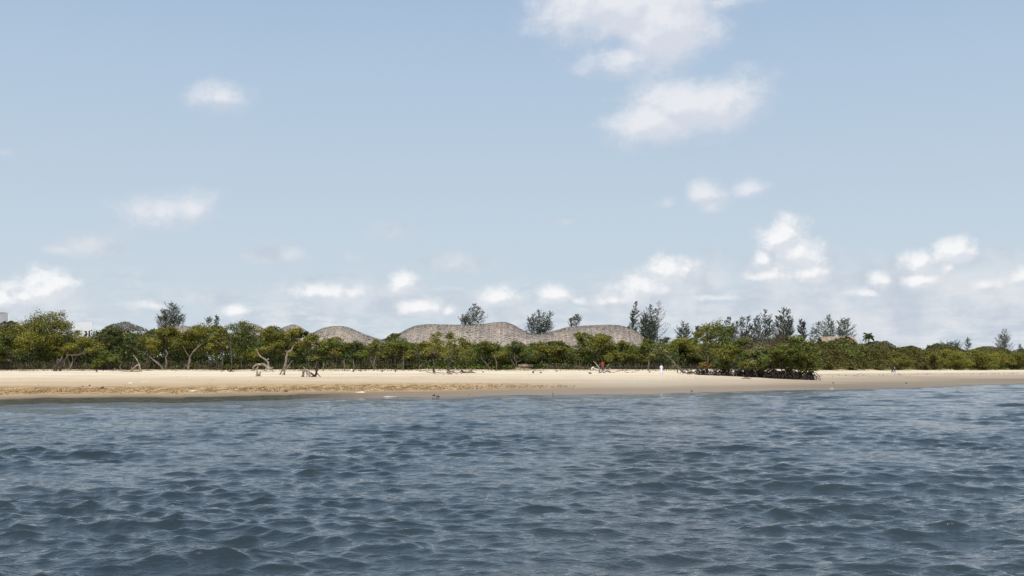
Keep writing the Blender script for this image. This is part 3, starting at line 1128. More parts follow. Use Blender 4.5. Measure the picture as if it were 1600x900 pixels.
def grey_block():
    d = 300.0
    c = at(0, 500, d); g = gz(c.x, d)
    t = thing('grey_house', (c.x, d, g), 'pale grey house block with dark roof rail at the left edge of the photo', 'house', rz=math.radians(27))
    top = at(0, 490.5, d).z - g
    x0 = at(-26, 500, d).x - c.x; x1 = (at(14.5, 500, d).x - c.x) * .92
    bm = bmesh.new(); box(bm, x0, x1, 0, 6, -.5, top)
    w = bm_obj('wall', bm, M_GREYW, t)
    bm = bmesh.new(); box(bm, x1 - .35, x1 + .06, -.06, .4, -.5, top + .1)
    bm_obj('corner_pier', bm, M_WHITE, w)
    bm = bmesh.new()
    xr = at(9, 500, d).x - c.x
    box(bm, x0, xr, .3, .38, top + .32, top + .42)
    q = x0
    while q < xr:
        box(bm, q, q + .06, .3, .36, top - .02, top + .318); q += .55
    bm_obj('roof_rail', bm, M_DARK, t)
    bm = bmesh.new(); box(bm, x0, x1 - .3, .1, 5.8, top + .003, top + .18)
    bm_obj('roof', bm, M_BANK, t)


grey_block()

# ------------------------------------------------------------------ front row of trees along the sand
G1 = 'mangroves along the back of the beach'
G2 = 'trees of the second row behind the mangroves'
G3 = 'casuarinas standing above the canopy'
G4 = 'prop rooted mangroves out on the sand'
G5 = 'thorn trees on the right hand ridge'

FRONT = [
    # px, top, width, bottom, off, tint, label, extra
    (-26, 520, 46, 566, 1, 'green', 'green mangrove cut off by the left edge of the photo', {}),
    (14, 524, 52, 567, 2, 'green', 'low dark green mangrove behind the stake fence at the far left', {'tint2': 'dark'}),
    (68, 493, 84, 556, 5, 'olive', 'biggest olive mangrove on the left, domed, left of the white flat roofed house',
     {'tint2': 'yellow', 'clumps': [(52, 503, 19), (84, 501, 17), (68, 512, 18), (98, 516, 18), (40, 520, 18), (58, 530, 20), (84, 530, 20), (106, 530, 15), (34, 540, 17), (70, 545, 18), (95, 547, 16)], 'stems': 1, 'basepx': 88}),
    (128, 527, 50, 560, 3, 'yellow', 'yellowish mangrove with bare lower branches in front of the white flat roofed house', {'pale': True, 'basepx': 108, 'stems': 2}),
    (178, 512, 38, 549, 6, 'dark', 'round dark mangrove under the grey twiggy thorn tree', {'stems': 1}),
    (170, 548, 44, 572, 2, 'green', 'short green shrub below the round dark mangrove', {'name': 'mangrove_shrub'}),
    (206, 522, 30, 554, 3, 'dark', 'slim dark mangrove right over the fallen forked trunk', {'stems': 1}),
    (228, 528, 38, 560, 2, 'yellow', 'yellow olive mangrove between the slim dark one and the V trunk', {'tint2': 'olive'}),
    (264, 511, 62, 558, 4, 'olive', 'olive mangrove standing on a pale V shaped trunk', {'tint2': 'yellow', 'basepx': 256, 'forks_px': [(231, 555), (258, 547), (262, 552)]}),
    (308, 508, 58, 558, 4, 'olive', 'broad olive mangrove on a pale trunk that leans right and forks', {'tint2': 'yellow', 'basepx': 292, 'forks_px': [(315, 538), (286, 542), (303, 548)]}),
    (346, 512, 40, 560, 3, 'yellow', 'yellow green mangrove left of the thin dead pole trunk', {'stems': 1}),
    (380, 503, 48, 556, 3, 'green', 'tallest dark green mangrove, just right of the thin dead pole trunk',
     {'clumps': [(378, 511, 12), (370, 521, 15), (388, 519, 14), (374, 535, 16), (392, 534, 14), (383, 547, 14)], 'stems': 1, 'tint2': 'dark'}),
    (418, 509, 52, 560, 4, 'yellow', 'bright yellow green mangrove above the arched driftwood', {'tint2': 'olive'}),
    (454, 514, 48, 562, 4, 'olive', 'olive mangrove behind the leaning dead tree', {'tint2': 'yellow', 'stems': 2}),
    (488, 522, 42, 564, 3, 'yellow', 'small yellow green mangrove behind the pile of root stumps', {'tint2': 'green'}),
    (520, 531, 44, 562, 4, 'green', 'green mangrove under the roof with the eye opening', {'tint2': 'olive', 'stems': 3}),
    (556, 534, 46, 562, 4, 'green', 'dark green mangrove under the right slope of the eye opening roof', {'tint2': 'dark', 'stems': 3}),
    (588, 532, 36, 561, 3, 'olive', 'grey olive mangrove with two thin pale stems left of the wavy roof', {'pale': True, 'stems': 2}),
    (622, 530, 50, 560, 4, 'green', 'rounded green mangrove under the left end of the wavy roof', {'tint2': 'olive', 'stems': 2}),
    (662, 533, 44, 566, 5, 'olive', 'brownish olive mangrove touching the left side of the forked trunk tree', {'tint2': 'brown'}),
    (706, 520, 74, 560, 0, 'olive', 'olive tree with a pale forked trunk standing alone on the sand',
     {'row': 583, 'basepx': 701, 'pale': True, 'forks_px': [(710, 551), (683, 552), (701, 562)], 'name': 'mangrove_tree', 'tint2': 'yellow',
      'clumps': [(684, 527, 10), (676, 538, 11), (690, 540, 10), (703, 526, 9), (708, 537, 9), (696, 551, 10), (723, 538, 11), (733, 545, 11), (718, 550, 12), (738, 553, 9), (668, 548, 11), (728, 559, 9)]}),
    (764, 533, 50, 563, 4, 'green', 'green mangrove just right of the forked trunk tree', {'tint2': 'olive', 'stems': 2}),
    (806, 533, 56, 562, 4, 'green', 'wide dark mangrove above the pale sandy bank', {'tint2': 'dark', 'stems': 4}),
    (846, 536, 44, 566, 5, 'yellow', 'yellow green mangrove right of the pale sandy bank', {'tint2': 'green'}),
    (876, 533, 40, 567, 4, 'olive', 'olive mangrove where the two humps of the wavy roof dip', {'tint2': 'green'}),
    (904, 520, 44, 566, 4, 'green', 'taller green mangrove in front of the right roof hump, left of two', {'tint2': 'olive'}),
    (942, 523, 54, 568, 4, 'yellow', 'large yellow green mangrove in front of the right roof hump, above the person in red', {'tint2': 'olive'}),
    (972, 532, 40, 567, 3, 'olive', 'olive mangrove right of the person in red', {'tint2': 'green', 'stems': 3}),
    (1000, 536, 42, 566, 3, 'green', 'green mangrove under the right end of the wavy roof', {'tint2': 'olive', 'stems': 3}),
    (1030, 538, 36, 566, 3, 'pale', 'thin pale leaved mangrove directly behind the person in white', {'stems': 2}),
    (1064, 529, 54, 552, 12, 'yellow', 'yellow green bush behind the slanting bare branch', {'name': 'mangrove_tree'}),
]
TREES = {}
for (px, top, w, bot, off, tint, lab, kw) in FRONT:
    kw = dict(kw)
    st = kw.pop('stems', None)
    if st == 0:
        kw['stems'] = 1
    elif st is not None:
        kw['stems'] = st
    TREES[px] = broad_tree(px, top, w, bot, off, tint, lab, G1, **kw)

# the group of prop rooted mangroves further down the sand
broad_tree(1114, 503, 78, 565, 0, 'olive', 'tallest prop rooted tree, open crowned, at the left end of the root tangle', G4, row=586, roots=75, stems=1, basepx=1106,
           clumps=[(1118, 512, 16), (1103, 515, 11), (1132, 518, 14), (1092, 521, 8), (1122, 530, 16), (1136, 535, 14), (1108, 530, 10), (1098, 532, 6), (1120, 548, 16), (1138, 551, 14), (1134, 560, 9)], tint2='green')
broad_tree(1100, 566, 24, 575, 0, 'orange', 'small shrub with orange leaves at the foot of the tallest prop rooted tree', G4, row=587, basepx=1122, name='mangrove_shrub', stems=1, roots=14)
broad_tree(1154, 532, 52, 581, 0, 'olive', 'bright green prop rooted mangrove second from the left in the root tangle', G4, row=588, roots=110, tint2='green', stems=2, dens=1.3)
broad_tree(1190, 542, 56, 583, 0, 'pale', 'greyish green rounded mangrove in the middle of the root tangle', G4, row=590, roots=130, tint2='olive', stems=2, dens=1.3)
broad_tree(1224, 536, 54, 584, 0, 'green', 'darker green mangrove in the right half of the root tangle', G4, row=592, roots=130, tint2='olive', stems=2, dens=1.3)
broad_tree(1248, 526, 58, 584, 0, 'olive', 'tall dense mangrove ending the root tangle on the right', G4, row=593, roots=140, tint2='green', stems=2, dens=1.3)

# second row
SECOND = [
    (12, 503, 64, 530, 26, 'acacia', 'flat dark thorn tree under the grey house block at the left edge', 'u'),
    (192, 503, 68, 517, 42, 'grey', 'grey twiggy half bare thorn tree right of the white flat roofed house', 't'),
    (170, 511, 42, 536, 30, 'acacia', 'dark umbrella shaped thorn tree touching the white flat roofed house', 'u'),
    (238, 516, 44, 540, 26, 'dark', 'dark bush behind the V trunk mangrove, low and left of the casuarina', 'b'),
    (330, 509, 40, 540, 24, 'olive', 'olive tree crown showing between two front mangroves left of the dead pole', 'b'),
    (436, 516, 60, 540, 24, 'olive', 'olive crown in the second row below the low cone roof', 'b'),
    (472, 514, 26, 536, 30, 'dark', 'small dark tree poking up between the cone roof and the eye opening roof', 'b'),
    (540, 536, 70, 556, 18, 'dark', 'dark crown behind the green mangroves below the eye opening roof', 'b'),
    (620, 521, 40, 534, 46, 'acacia', 'low umbrella tree on the skyline touching the left tip of the wavy roof', 'u'),
    (640, 536, 60, 556, 16, 'olive', 'olive crown in the second row left of the forked trunk tree', 'b'),
    (744, 538, 60, 556, 18, 'green', 'green crown filling in right behind the forked trunk tree', 'b'),
    (836, 538, 60, 558, 20, 'dark', 'dark low crown under the dip of the wavy roof', 'b'),
    (862, 534, 44, 548, 30, 'acacia', 'flat dull green thorn tree under the dip of the wavy roof', 'u'),
    (918, 521, 36, 548, 18, 'olive', 'olive crown highest against the right roof hump', 'b'),
    (1012, 529, 30, 550, 34, 'green', 'green bush just beyond the right end of the wavy roof', 'b'),
    (1040, 528, 34, 548, 36, 'dark', 'dark green bush under the bare casuarina', 'b'),
    (1074, 538, 76, 560, 14, 'acacia', 'wide flat thorn tree with dark underside right of the person in white', 'u'),
    (1084, 528, 44, 546, 40, 'green', 'green crown behind the wide flat thorn tree', 'b'),
    (1196, 530, 76, 548, 16, 'brown', 'brown grey thorn tree dome behind the root tangle', 'u'),
    (1222, 523, 38, 540, 34, 'brown', 'small brown grey thorn tree dome just above the wider brown one', 'u'),
    (1160, 528, 46, 550, 30, 'olive', 'olive crown under the three dark casuarinas', 'b'),
]
for (px, top, w, bot, off, tint, lab, kd) in SECOND:
    if kd in 'ut':
        umbrella_tree(px, top, w, bot, off, tint, lab, G2, dens=1.0 if kd == 'u' else .30, flat=.8 if kd == 'u' else .45, leaf=.22 if kd == 'u' else .16)
    else:
        broad_tree(px, top, w, bot + 12, off, tint, lab, G2, name='broadleaf_tree', dens=1.1, leaf=.22)

# right hand ridge, further off
RIDGE = [
    (1290, 536, 66, 572, 4, 'acacia', 'dull green thorn tree next to the right end of the root tangle', 'u', 1.0),
    (1318, 528, 76, 556, 34, 'acacia', 'big dark green dome under the straight ridged thatched house', 'u', 1.0),
    (1322, 548, 66, 575, 6, 'acacia', 'layered dome of fine leaves low down right of the root tangle', 'u', 1.0),
    (1372, 534, 84, 556, 60, 'acacia', 'long flat crown on the skyline right of the palm', 'u', .9),
    (1362, 546, 70, 573, 8, 'acacia', 'wide dome directly below the palm', 'u', 1.0),
    (1398, 550, 50, 572, 3, 'olive', 'olive bush with dark stems behind the two walkers', 'b', 1.0),
    (1424, 543, 56, 574, 10, 'acacia', 'rounded tree just right of the two walkers', 'u', 1.0),
    (1450, 547, 44, 573, 4, 'olive', 'olive mangrove third to the right of the two walkers', 'b', 1.0),
    (1488, 548, 50, 572, 4, 'yellow', 'yellowish tree above the two tiny white stones', 'b', 1.0),
    (1478, 541, 76, 556, 60, 'acacia', 'low crown on the skyline under the mop shaped tree', 'u', .9),
    (1522, 547, 52, 573, 5, 'olive', 'olive tree right of the yellowish one near the right edge', 'b', 1.0),
    (1552, 549, 48, 573, 4, 'yellow', 'bushy yellow olive tree below the tallest far right casuarina', 'b', 1.0),
    (1584, 552, 46, 573, 4, 'olive', 'last olive tree before the right edge of the photo', 'b', 1.0),
    (1545, 542, 90, 556, 62, 'acacia', 'dull green crown on the skyline left of the far right casuarina', 'u', .9),
    (1610, 544, 70, 560, 55, 'acacia', 'crown on the skyline cut by the right edge of the photo', 'u', .9),
    (1420, 541, 60, 556, 64, 'acacia', 'sloping crown on the skyline where the ridge falls to the right', 'u', .9),
    (1622, 550, 50, 573, 4, 'green', 'green tree straddling the right edge of the photo', 'b', 1.0),
    (1465, 537, 28, 552, 70, 'dark', 'mop shaped dark tree on the skyline left of a small casuarina', 'b', 1.0),
]
for (px, top, w, bot, off, tint, lab, kd, dn) in RIDGE:
    if kd == 'u':
        umbrella_tree(px, top, w, bot, off, tint, lab, G5, dens=1.0 * dn, leaf=.26)
    else:
        broad_tree(px, top, w, bot, off, tint, lab, G5, dens=1.0, leaf=.27, name='broadleaf_tree')

# casuarinas
CAS = [
    (266, 474, 36, 505, 70, 'cas', 'lone feathery casuarina standing high at the left', dict(plumes=[(0, 474, 1), (-10, 485, .8), (8, 481, .8), (16, 493, .7), (-16, 495, .6)])),
    (325, 496, 16, 512, 66, 'cas', 'left one of two small casuarina tips above the broad olive mangrove', {}),
    (336, 494, 14, 512, 70, 'cas', 'right one of two small casuarina tips above the broad olive mangrove', dict(lean=.6)),
    (733, 475, 38, 500, 75, 'cas', 'windblown casuarina rising behind the middle of the wavy roof', dict(plumes=[(5, 475, .55), (-14, 492, .6), (-4, 483, .5), (12, 480, .5), (18, 487, .5), (-9, 495, .5)], lean=.6, dens=.55)),
    (838, 485, 44, 514, 75, 'casdark', 'bushy dark casuarina behind the dip in the wavy roof', dict(plumes=[(0, 486, .7), (-14, 496, .6), (-7, 490, .6), (8, 489, .6), (20, 488, .6), (15, 500, .6)], lean=.5, dens=.65)),
    (897, 491, 20, 506, 80, 'cas', 'small thin casuarina over the start of the right roof hump', dict(plumes=[(4, 491, .8), (-5, 498, .7)], lean=.3)),
    (986, 472, 20, 512, 78, 'casdark', 'narrow spire casuarina at the left of the right roof end clump', dict(lean=.7, dens=1.3, plumes=[(3, 472, 1), (-2, 488, .8)])),
    (1005, 476, 36, 520, 80, 'casdark', 'dense casuarina with pointed plumes above the right roof end', dict(plumes=[(5, 476, .7), (-6, 488, .7), (13, 482, .6), (18, 496, .7), (0, 490, .8)], lean=.7, dens=1.0)),
    (1019, 502, 22, 526, 76, 'casdark', 'low drooping casuarina at the foot of the right roof end clump', dict(dens=1.6)),
    (1026, 470, 32, 524, 84, 'grey', 'bare thin casuarina with hardly any needles right of the pointed plumes', dict(bare=True, lean=.2, plumes=[(3, 470, 1.0)])),
    (1069, 504, 22, 524, 80, 'cas', 'soft grey casuarina left of the drooping dark one', dict(plumes=[(0, 504, 1), (-6, 512, .7), (6, 511, .6)])),
    (1088, 510, 20, 526, 78, 'casdark', 'short dark casuarina bent over to the right beside the tallest prop rooted tree', dict(dens=1.7, lean=.9)),
    (1142, 496, 20, 526, 60, 'casdark', 'thin dark casuarina at the left of the dark casuarina row', dict(plumes=[(-2, 496, 1), (5, 506, .8)], dens=1.2)),
    (1160, 493, 30, 524, 64, 'casdark', 'open dark casuarina second from the left in the dark row', dict(plumes=[(2, 496, .7), (-8, 503, .6), (12, 493, .6)], dens=.9)),
    (1180, 498, 24, 526, 62, 'casdark', 'shorter dark casuarina at the middle of the dark row', dict(plumes=[(0, 498, 1), (-8, 508, .8)], dens=1.1)),
    (1196, 485, 36, 524, 66, 'casdark', 'tall dark casuarina left of the tallest one in the dark row', dict(plumes=[(1, 485, .8), (-12, 494, .6), (10, 498, .7)], dens=1.1)),
    (1225, 483, 36, 524, 66, 'casdark', 'tallest and densest dark casuarina ending the dark row', dict(plumes=[(-1, 483, .9), (8, 484, .6), (-9, 495, .8), (12, 500, .7)], dens=1.4)),
    (1253, 500, 16, 526, 60, 'casdark', 'slim dark casuarina alone right of the dark row', dict(dens=1.9, plumes=[(0, 500, 1), (4, 502, .7)])),
    (1272, 512, 18, 530, 66, 'cas', 'low dim casuarina left of the wide open crowned one', {}),
    (1292, 493, 34, 524, 76, 'cas', 'wide open grey casuarina left half above the straight ridged house', dict(plumes=[(2, 493, .8), (-14, 503, .7), (10, 502, .7)])),
    (1318, 496, 34, 526, 78, 'cas', 'wide open grey casuarina right half above the straight ridged house', dict(plumes=[(8, 498, .8), (-8, 502, .7), (0, 496, .7)], lean=.3)),
    (1513, 527, 12, 544, 90, 'cas', 'small slim casuarina beside the mop shaped tree', dict(dens=1.3)),
    (1486, 536, 26, 546, 84, 'casdark', 'low dark casuarina clump left of the small slim one', dict(dens=1.2, plumes=[(0, 536, 1), (-8, 538, 1), (8, 537, 1)])),
    (1570, 515, 26, 543, 84, 'cas', 'tallest casuarina at the far right, a loose cone', dict(plumes=[(0, 515, 1), (-5, 523, .8), (6, 524, .8)], dens=.9)),
    (1594, 538, 8, 546, 84, 'cas', 'tiny casuarina tip at the right edge of the photo', {}),
]
for (px, top, w, bot, off, tint, lab, kw) in CAS:
    casuarina(px, top, w, bot, off, tint, lab, G3, **kw)
palm(1358, 519, 66, 17, 'single palm with a shaggy crown above the right hand ridge')
palm(1452, 538, 84, 10, 'tiny palm tuft on the skyline left of the mop shaped tree')


# ------------------------------------------------------------------ masses nobody could count
def undergrowth():
    rr = np.random.default_rng(77)
    parts = []
    for (n, a, b, h0, h1, tint, lo, hi, sz) in ((60000, 3.5, 15, .4, 4.6, 'dark', -460, 1060, .3), (12000, 3.5, 12, .3, 3.2, 'dark', 1270, 2050, .38), (9000, 9, 20, .3, 3.5, 'dark', 1040, 1300, .34),
                                       (9000, 2.2, 6, .1, 1.3, 'green', -460, 1060, .24), (6000, 1.5, 7, .1, 1.0, 'olive', 1270, 2050, .3)):
        px = rr.uniform(lo, hi, n); u = _u(px)
        off = rr.uniform(a, b, n)
        y = back(u) + off; x = u * y
        hn = h0 + (h1 - h0) * np.clip(.55 + .45 * lumps(x, y, 9, 31), .1, 1.2)
        z = height(x, y) + hn * rr.uniform(0, 1, n) ** .8
        P = np.stack([x, y, z], -1)
        N = unit(rr.normal(size=(n, 3)) + np.array([0, -.3, .5]))
        parts.append(leaf_quads(P, N, sz, .6, rr, TINT[tint], .35))
    V, Q, C = merge(parts)
    tag(link('undergrowth', np_mesh('undergrowth', V, Q, C), M_LEAF), 'dark tangled undergrowth between the trunks behind the beach', 'undergrowth', kind='stuff')


def woodland():
    rr = np.random.default_rng(78)
    parts = []
    # tops of the canopy: column -> row of the skyline of the ordinary wood
    SP = np.array([-460, 0, 96, 104, 150, 160, 240, 330, 420, 480, 620, 1000, 1050, 1250, 1340, 1400, 1440, 1600, 2050], float)
    SR = np.array([512, 512, 520, 530, 530, 516, 519, 519, 522, 528, 536, 538, 532, 534, 536, 540, 546, 548, 550], float)
    for i in range(420):
        px = rr.uniform(-460, 2050); u = _u(px)
        off = rr.uniform(14, 105)
        d = float(back(u)) + off
        k = d / F
        zt = EYE + (HOR - np.interp(px, SP, SR) - rr.uniform(1, 7)) * k
        x = u * d; g = gz(x, d)
        w = rr.uniform(2.5, 5.0) * (1 + .5 * (d > 280))
        # keep clear of the houses
        clear = False
        for (a, b, dd, dp) in ((590, 1020, 238, 13), (480, 612, 232, 10), (425, 490, 246, 8), (250, 326, 250, 8), (366, 418, 246, 8), (1270, 1342, 330, 8), (92, 150, 266, 8), (-30, 20, 303, 7)):
            if a - w / k < px < b + w / k and abs(d - dd) < dp + w: clear = True
        if clear: continue
        h = max(zt - g, 2.2)
        n = int(w * w * 40)
        P, N = clump_points((x, d, g + h - w * .42), (w, w, w * .42), n, rr, nsub=14, spread=.3)
        tn = np.array(TINT[['olive', 'acacia', 'green', 'dark'][rr.integers(0, 4)]])
        parts.append(leaf_quads(P, N, .36, .6, rr, tn, .3))
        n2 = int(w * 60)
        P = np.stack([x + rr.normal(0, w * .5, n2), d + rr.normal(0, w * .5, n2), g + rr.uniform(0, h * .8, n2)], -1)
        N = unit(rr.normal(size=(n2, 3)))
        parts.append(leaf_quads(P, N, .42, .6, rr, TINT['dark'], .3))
    V, Q, C = merge(parts)
    tag(link('woodland', np_mesh('woodland', V, Q, C), M_LEAF), 'mass of mixed green woodland filling the land behind the beach', 'woodland', kind='stuff')




def litter():
    rr = np.random.default_rng(79)
    parts = []
    for (n, lo, hi, t0, t1, tint, sz, up) in ((5200, -300, 1080, .93, 1.0, (.085, .065, .045), .11, .5), (1500, 1270, 1900, .93, 1.0, (.09, .07, .05), .13, .4),
                                          (7000, -300, 900, .13, .235, (.21, .13, .06), .075, .9), (900, -300, 1900, .3, .9, (.22, .16, .10), .07, .4),
                                          (900, 1200, 1900, .45, .62, (.10, .075, .055), .16, .3)):
        px = rr.uniform(lo, hi, n); u = _u(px)
        clump = .5 + .5 * np.sin(px * .13 + 3 * np.sin(px * .031)) * np.sin(px * .057)
        keep = rr.random(n) < .25 + .75 * clump
        u = u[keep]; n = len(u)
        y = shore(u) + (back(u) - shore(u)) * np.clip(rr.normal((t0 + t1) / 2, (t1 - t0) / 3.5, n), t0 * .9, t1)
        x = u * y
        P = np.stack([x, y, height(x, y) + .03 * up + rr.uniform(0, .06 * up, n)], -1)
        N = unit(rr.normal(size=(n, 3)) + np.array([0, -.5 * up, .6]))
        parts.append(leaf_quads(P, N, sz, .7, rr, tint, .45))
    V, Q, C = merge(parts)
    tag(link('beach_litter', np_mesh('beach_litter', V, Q, C), M_LEAF), 'twigs, dry leaves and weed scraps strewn over the beach', 'litter', kind='stuff')


undergrowth()
woodland()
litter()


# ------------------------------------------------------------------ stake fences
def stake_fence(p0, p1, label, h=1.6, gap=.16, off=1.2, mat=M_STICK):
    rnd = random.Random(int(p0))
    o = base_at((p0 + p1) / 2, off)
    t = thing('stake_fence', o, label, 'fence', 'stake fences under the trees')
    tb = Tubes(); rl = Tubes()
    px = p0; pts = []
    while px < p1:
        b = base_at(px, off + .35 * math.sin(px * .09)) - o
        hh = h * rnd.uniform(.7, 1.15)
        lean = rnd.uniform(-.12, .12)
        r = rnd.uniform(.022, .045)
        tb.add([(b.x, b.y, b.z - .2), (b.x + lean * .5, b.y + rnd.uniform(-.03, .03), b.z + hh * .5), (b.x + lean, b.y, b.z + hh)], [r, r * .9, r * .7], 4)
        pts.append((b.x, b.y + .07, b.z + h * .55))
        px += gap * F / (o.y) * rnd.uniform(.6, 1.5)
    rl.add(pts[::6] + [pts[-1]], .03, 4)
    tb.build('stake_row', mat, t)
    rl.build('rail', mat, t)


stake_fence(-60, 236, 'long dark stake fence under the leftmost trees')
stake_fence(240, 350, 'dark stake fence between the V trunk and the dead pole')
stake_fence(366, 500, 'sparse stake fence behind the arched driftwood', gap=.3, h=1.4)
stake_fence(504, 655, 'stake fence under the green mangroves below the eye opening roof', gap=.3, h=1.9)
stake_fence(848, 936, 'low stake fence left of the person in red', h=1.0)
stake_fence(948, 1098, 'stake fence behind the person in white', h=1.1, gap=.2)


# ------------------------------------------------------------------ dead wood, traced as limbs with their own depth and girth
def wood(name, label, cat, row, basepx, limbs, mat=M_DRIFT, group=None, off=None, seed=1, tree=None):
    """limbs: lists of (px, row, depth offset in m, radius in m); rows at or below the base row are set on the sand"""
    o = ground(basepx, row) if off is None else base_at(basepx, off)
    rnd = random.Random(seed)
    t = Tubes()
    for L in limbs:
        pts, rad = [], []
        for (a, b, dy, r) in L:
            p = at(a, b, o.y + dy) - o
            pts.append(p); rad.append(r)
        q, rr_ = [], []
        for i in range(len(pts) - 1):
            for s in range(3):
                f = s / 3
                q.append(pts[i].lerp(pts[i + 1], f) + Vector((rnd.uniform(-1, 1), rnd.uniform(-1, 1), rnd.uniform(-1, 1))) * rad[i] * (.35 if s else .12))
                rr_.append((rad[i] * (1 - f) + rad[i + 1] * f) * rnd.uniform(.85, 1.15))
        q.append(pts[-1]); rr_.append(rad[-1])
        t.add(q, rr_, 7)
    ob = t.build(name, mat, None)
    if tree is not None:
        ob.parent = tree
        ob.location = o - tree.location
        return ob
    ob.location = o
    return tag(ob, label, cat, group)


DW = 'driftwood and dead trees on the beach'
# standing dead or pale limbs of front trees
wood('forked_trunk', 'pale V shaped trunk rising from the sand under the olive mangrove', 'trunk', 578, 256,
     [[(256, 580, 0, .24), (253, 574, 0, .22), (245, 566, .2, .18), (236, 559, .5, .12), (230, 554, .8, .07)],
      [(257, 579, .1, .18), (261, 569, .1, .16), (259, 560, 0, .13), (262, 552, .2, .10), (258, 546, .3, .05)]], M_PALE, tree=TREES[264])
wood('leaning_trunk', 'pale leaning trunk forking upward to the right behind the beach', 'trunk', 578, 293,
     [[(294, 579, 0, .22), (296, 566, 0, .20), (298, 556, .2, .18), (303, 548, .4, .14), (311, 541, .5, .09), (316, 537, .6, .05)],
      [(296, 558, .2, .11), (290, 549, .4, .07), (286, 541, .5, .04)],
      [(287, 579, .6, .09), (290, 570, .6, .09), (295, 577, .4, .08)]], M_PALE, tree=TREES[308])
wood('dead_tree', 'fallen forked grey trunk lying with a raised bent limb at the left', 'dead tree', 581, 216,
     [[(204, 579.5, 0, .12), (209, 575, 0, .13), (214, 571, 0, .12), (218, 570, 0, .11), (214, 562, .2, .08), (208, 555, .4, .05)],
      [(218, 570, 0, .12), (219, 576, 0, .13), (220, 580, 0, .10)],
      [(170, 579.5, .3, .06), (182, 578.5, .3, .10), (196, 579.5, .2, .12), (221, 580.5, 0, .1)],
      [(176, 580, .5, .05), (180, 575, .5, .04)], [(190, 579, .5, .05), (187, 573, .6, .04), (190, 568, .6, .02)]], M_DRIFT, DW, seed=3)
wood('dead_tree', 'thin dead pole trunk with a few twigs standing at the beach edge', 'dead tree', 581, 361,
     [[(360, 583, 0, .16), (361.5, 575, 0, .13), (362, 560, 0, .11), (360.5, 545, 0, .10), (361, 530, .1, .08), (359, 520, .1, .05)],
      [(361, 545, 0, .05), (356, 533, .1, .03)], [(361, 538, 0, .05), (366, 527, .2, .03)],
      [(345, 581, .2, .06), (353, 577, .1, .07), (360, 581, 0, .08)], [(361, 579, 0, .07), (369, 583, -.2, .05)]], M_STICK, DW, seed=4)
wood('driftwood', 'pale arched trunk with a raised crooked branch and a knot hole at its left', 'driftwood', 581, 402,
     [[(396, 578, 0, .18), (395, 575, 0, .14), (399, 571, 0, .15), (404, 569.5, 0, .17), (411, 569, 0, .20), (416, 572, 0, .22), (420, 575, 0, .22), (424, 576, 0, .24), (426, 574, .1, .12)],
      [(397, 578, 0, .14), (402, 576, .1, .12), (403, 571, .1, .10)],
      [(419, 574, 0, .16), (419, 567, .1, .14), (415, 562, .2, .15), (410, 559, .3, .12), (405, 555, .4, .10), (402, 549, .5, .07), (401, 545, .5, .04)],
      [(414, 563, .2, .12), (420, 561, .2, .10)], [(416, 574, -.1, .1), (415, 580, -.2, .09)], [(424, 576, 0, .11), (427, 581, 0, .07)]], M_DRIFT, DW, seed=5)
wood('tree_stump', 'small root stump in front of the arched driftwood', 'stump', 588, 404,
     [[(402, 589, 0, .10), (402, 582, 0, .12), (401, 578, 0, .08)], [(404, 589, .1, .12), (406, 583, .1, .10), (408, 580, .1, .05)],
      [(400, 589, 0, .06), (405, 584, 0, .10), (409, 590, 0, .06)], [(403, 586, 0, .1), (396, 590, -.2, .04)]], M_DRIFT, DW, seed=6)
wood('dead_tree', 'leaning dead tree on three root legs with a pale hooked tip', 'dead tree', 586, 443,
     [[(437, 585.5, -.1, .09), (441, 579, 0, .12), (445, 572, 0, .15), (447, 564, 0, .16), (448, 556, 0, .15), (450, 550, .1, .13), (455, 547, .2, .11), (459, 540, .3, .07), (462, 538, .4, .03)],
      [(444.5, 586.5, 0, .12), (444.5, 578, 0, .14), (446, 568, 0, .14)], [(440, 587, -.4, .09), (444, 582, -.2, .11)],
      [(447, 577, .2, .09), (452, 570, .4, .06), (457, 563, .6, .03)], [(450, 551, .1, .07), (448, 547, .1, .04)]],
     mat_simple('grey_deadwood', (.10, .075, .062), (.34, .28, .225), .35, .9, .02, 9, (1, 1, 1)), DW, seed=7)
wood('tree_stump', 'pale root stump at the left of the stump pair', 'stump', 589, 479,
     [[(474, 589, 0, .14), (474, 582, 0, .17), (476, 578, 0, .14)], [(470, 590, -.1, .06), (474, 584, 0, .12)],
      [(477, 578, 0, .13), (481, 583, 0, .17), (485, 588, 0, .13)], [(476, 577, .1, .10), (482, 579, .1, .14), (484, 586, .1, .10)],
      [(479, 589, -.2, .09), (480, 582, 0, .1)], [(484, 581, .2, .08), (490, 589, 0, .07)], [(477, 577, 0, .07), (473, 572, .2, .03)]], M_DRIFT, DW, seed=8)
wood('tree_stump', 'dark spiky root stump at the right of the stump pair', 'stump', 589, 493,
     [[(493, 590, 0, .15), (494, 583, 0, .15), (496, 576, 0, .11), (498, 568, .1, .05)], [(486, 582, 0, .08), (491, 587, 0, .10), (495, 584, 0, .10)],
      [(485, 590, -.1, .07), (488, 588, 0, .09), (494, 590, 0, .09)], [(495, 583, 0, .08), (500, 588, -.1, .05), (503, 591, -.3, .03)],
      [(494, 580, 0, .07), (490, 572, .1, .03)], [(496, 577, 0, .06), (500, 571, .1, .03)]], M_ROOT, DW, seed=9)
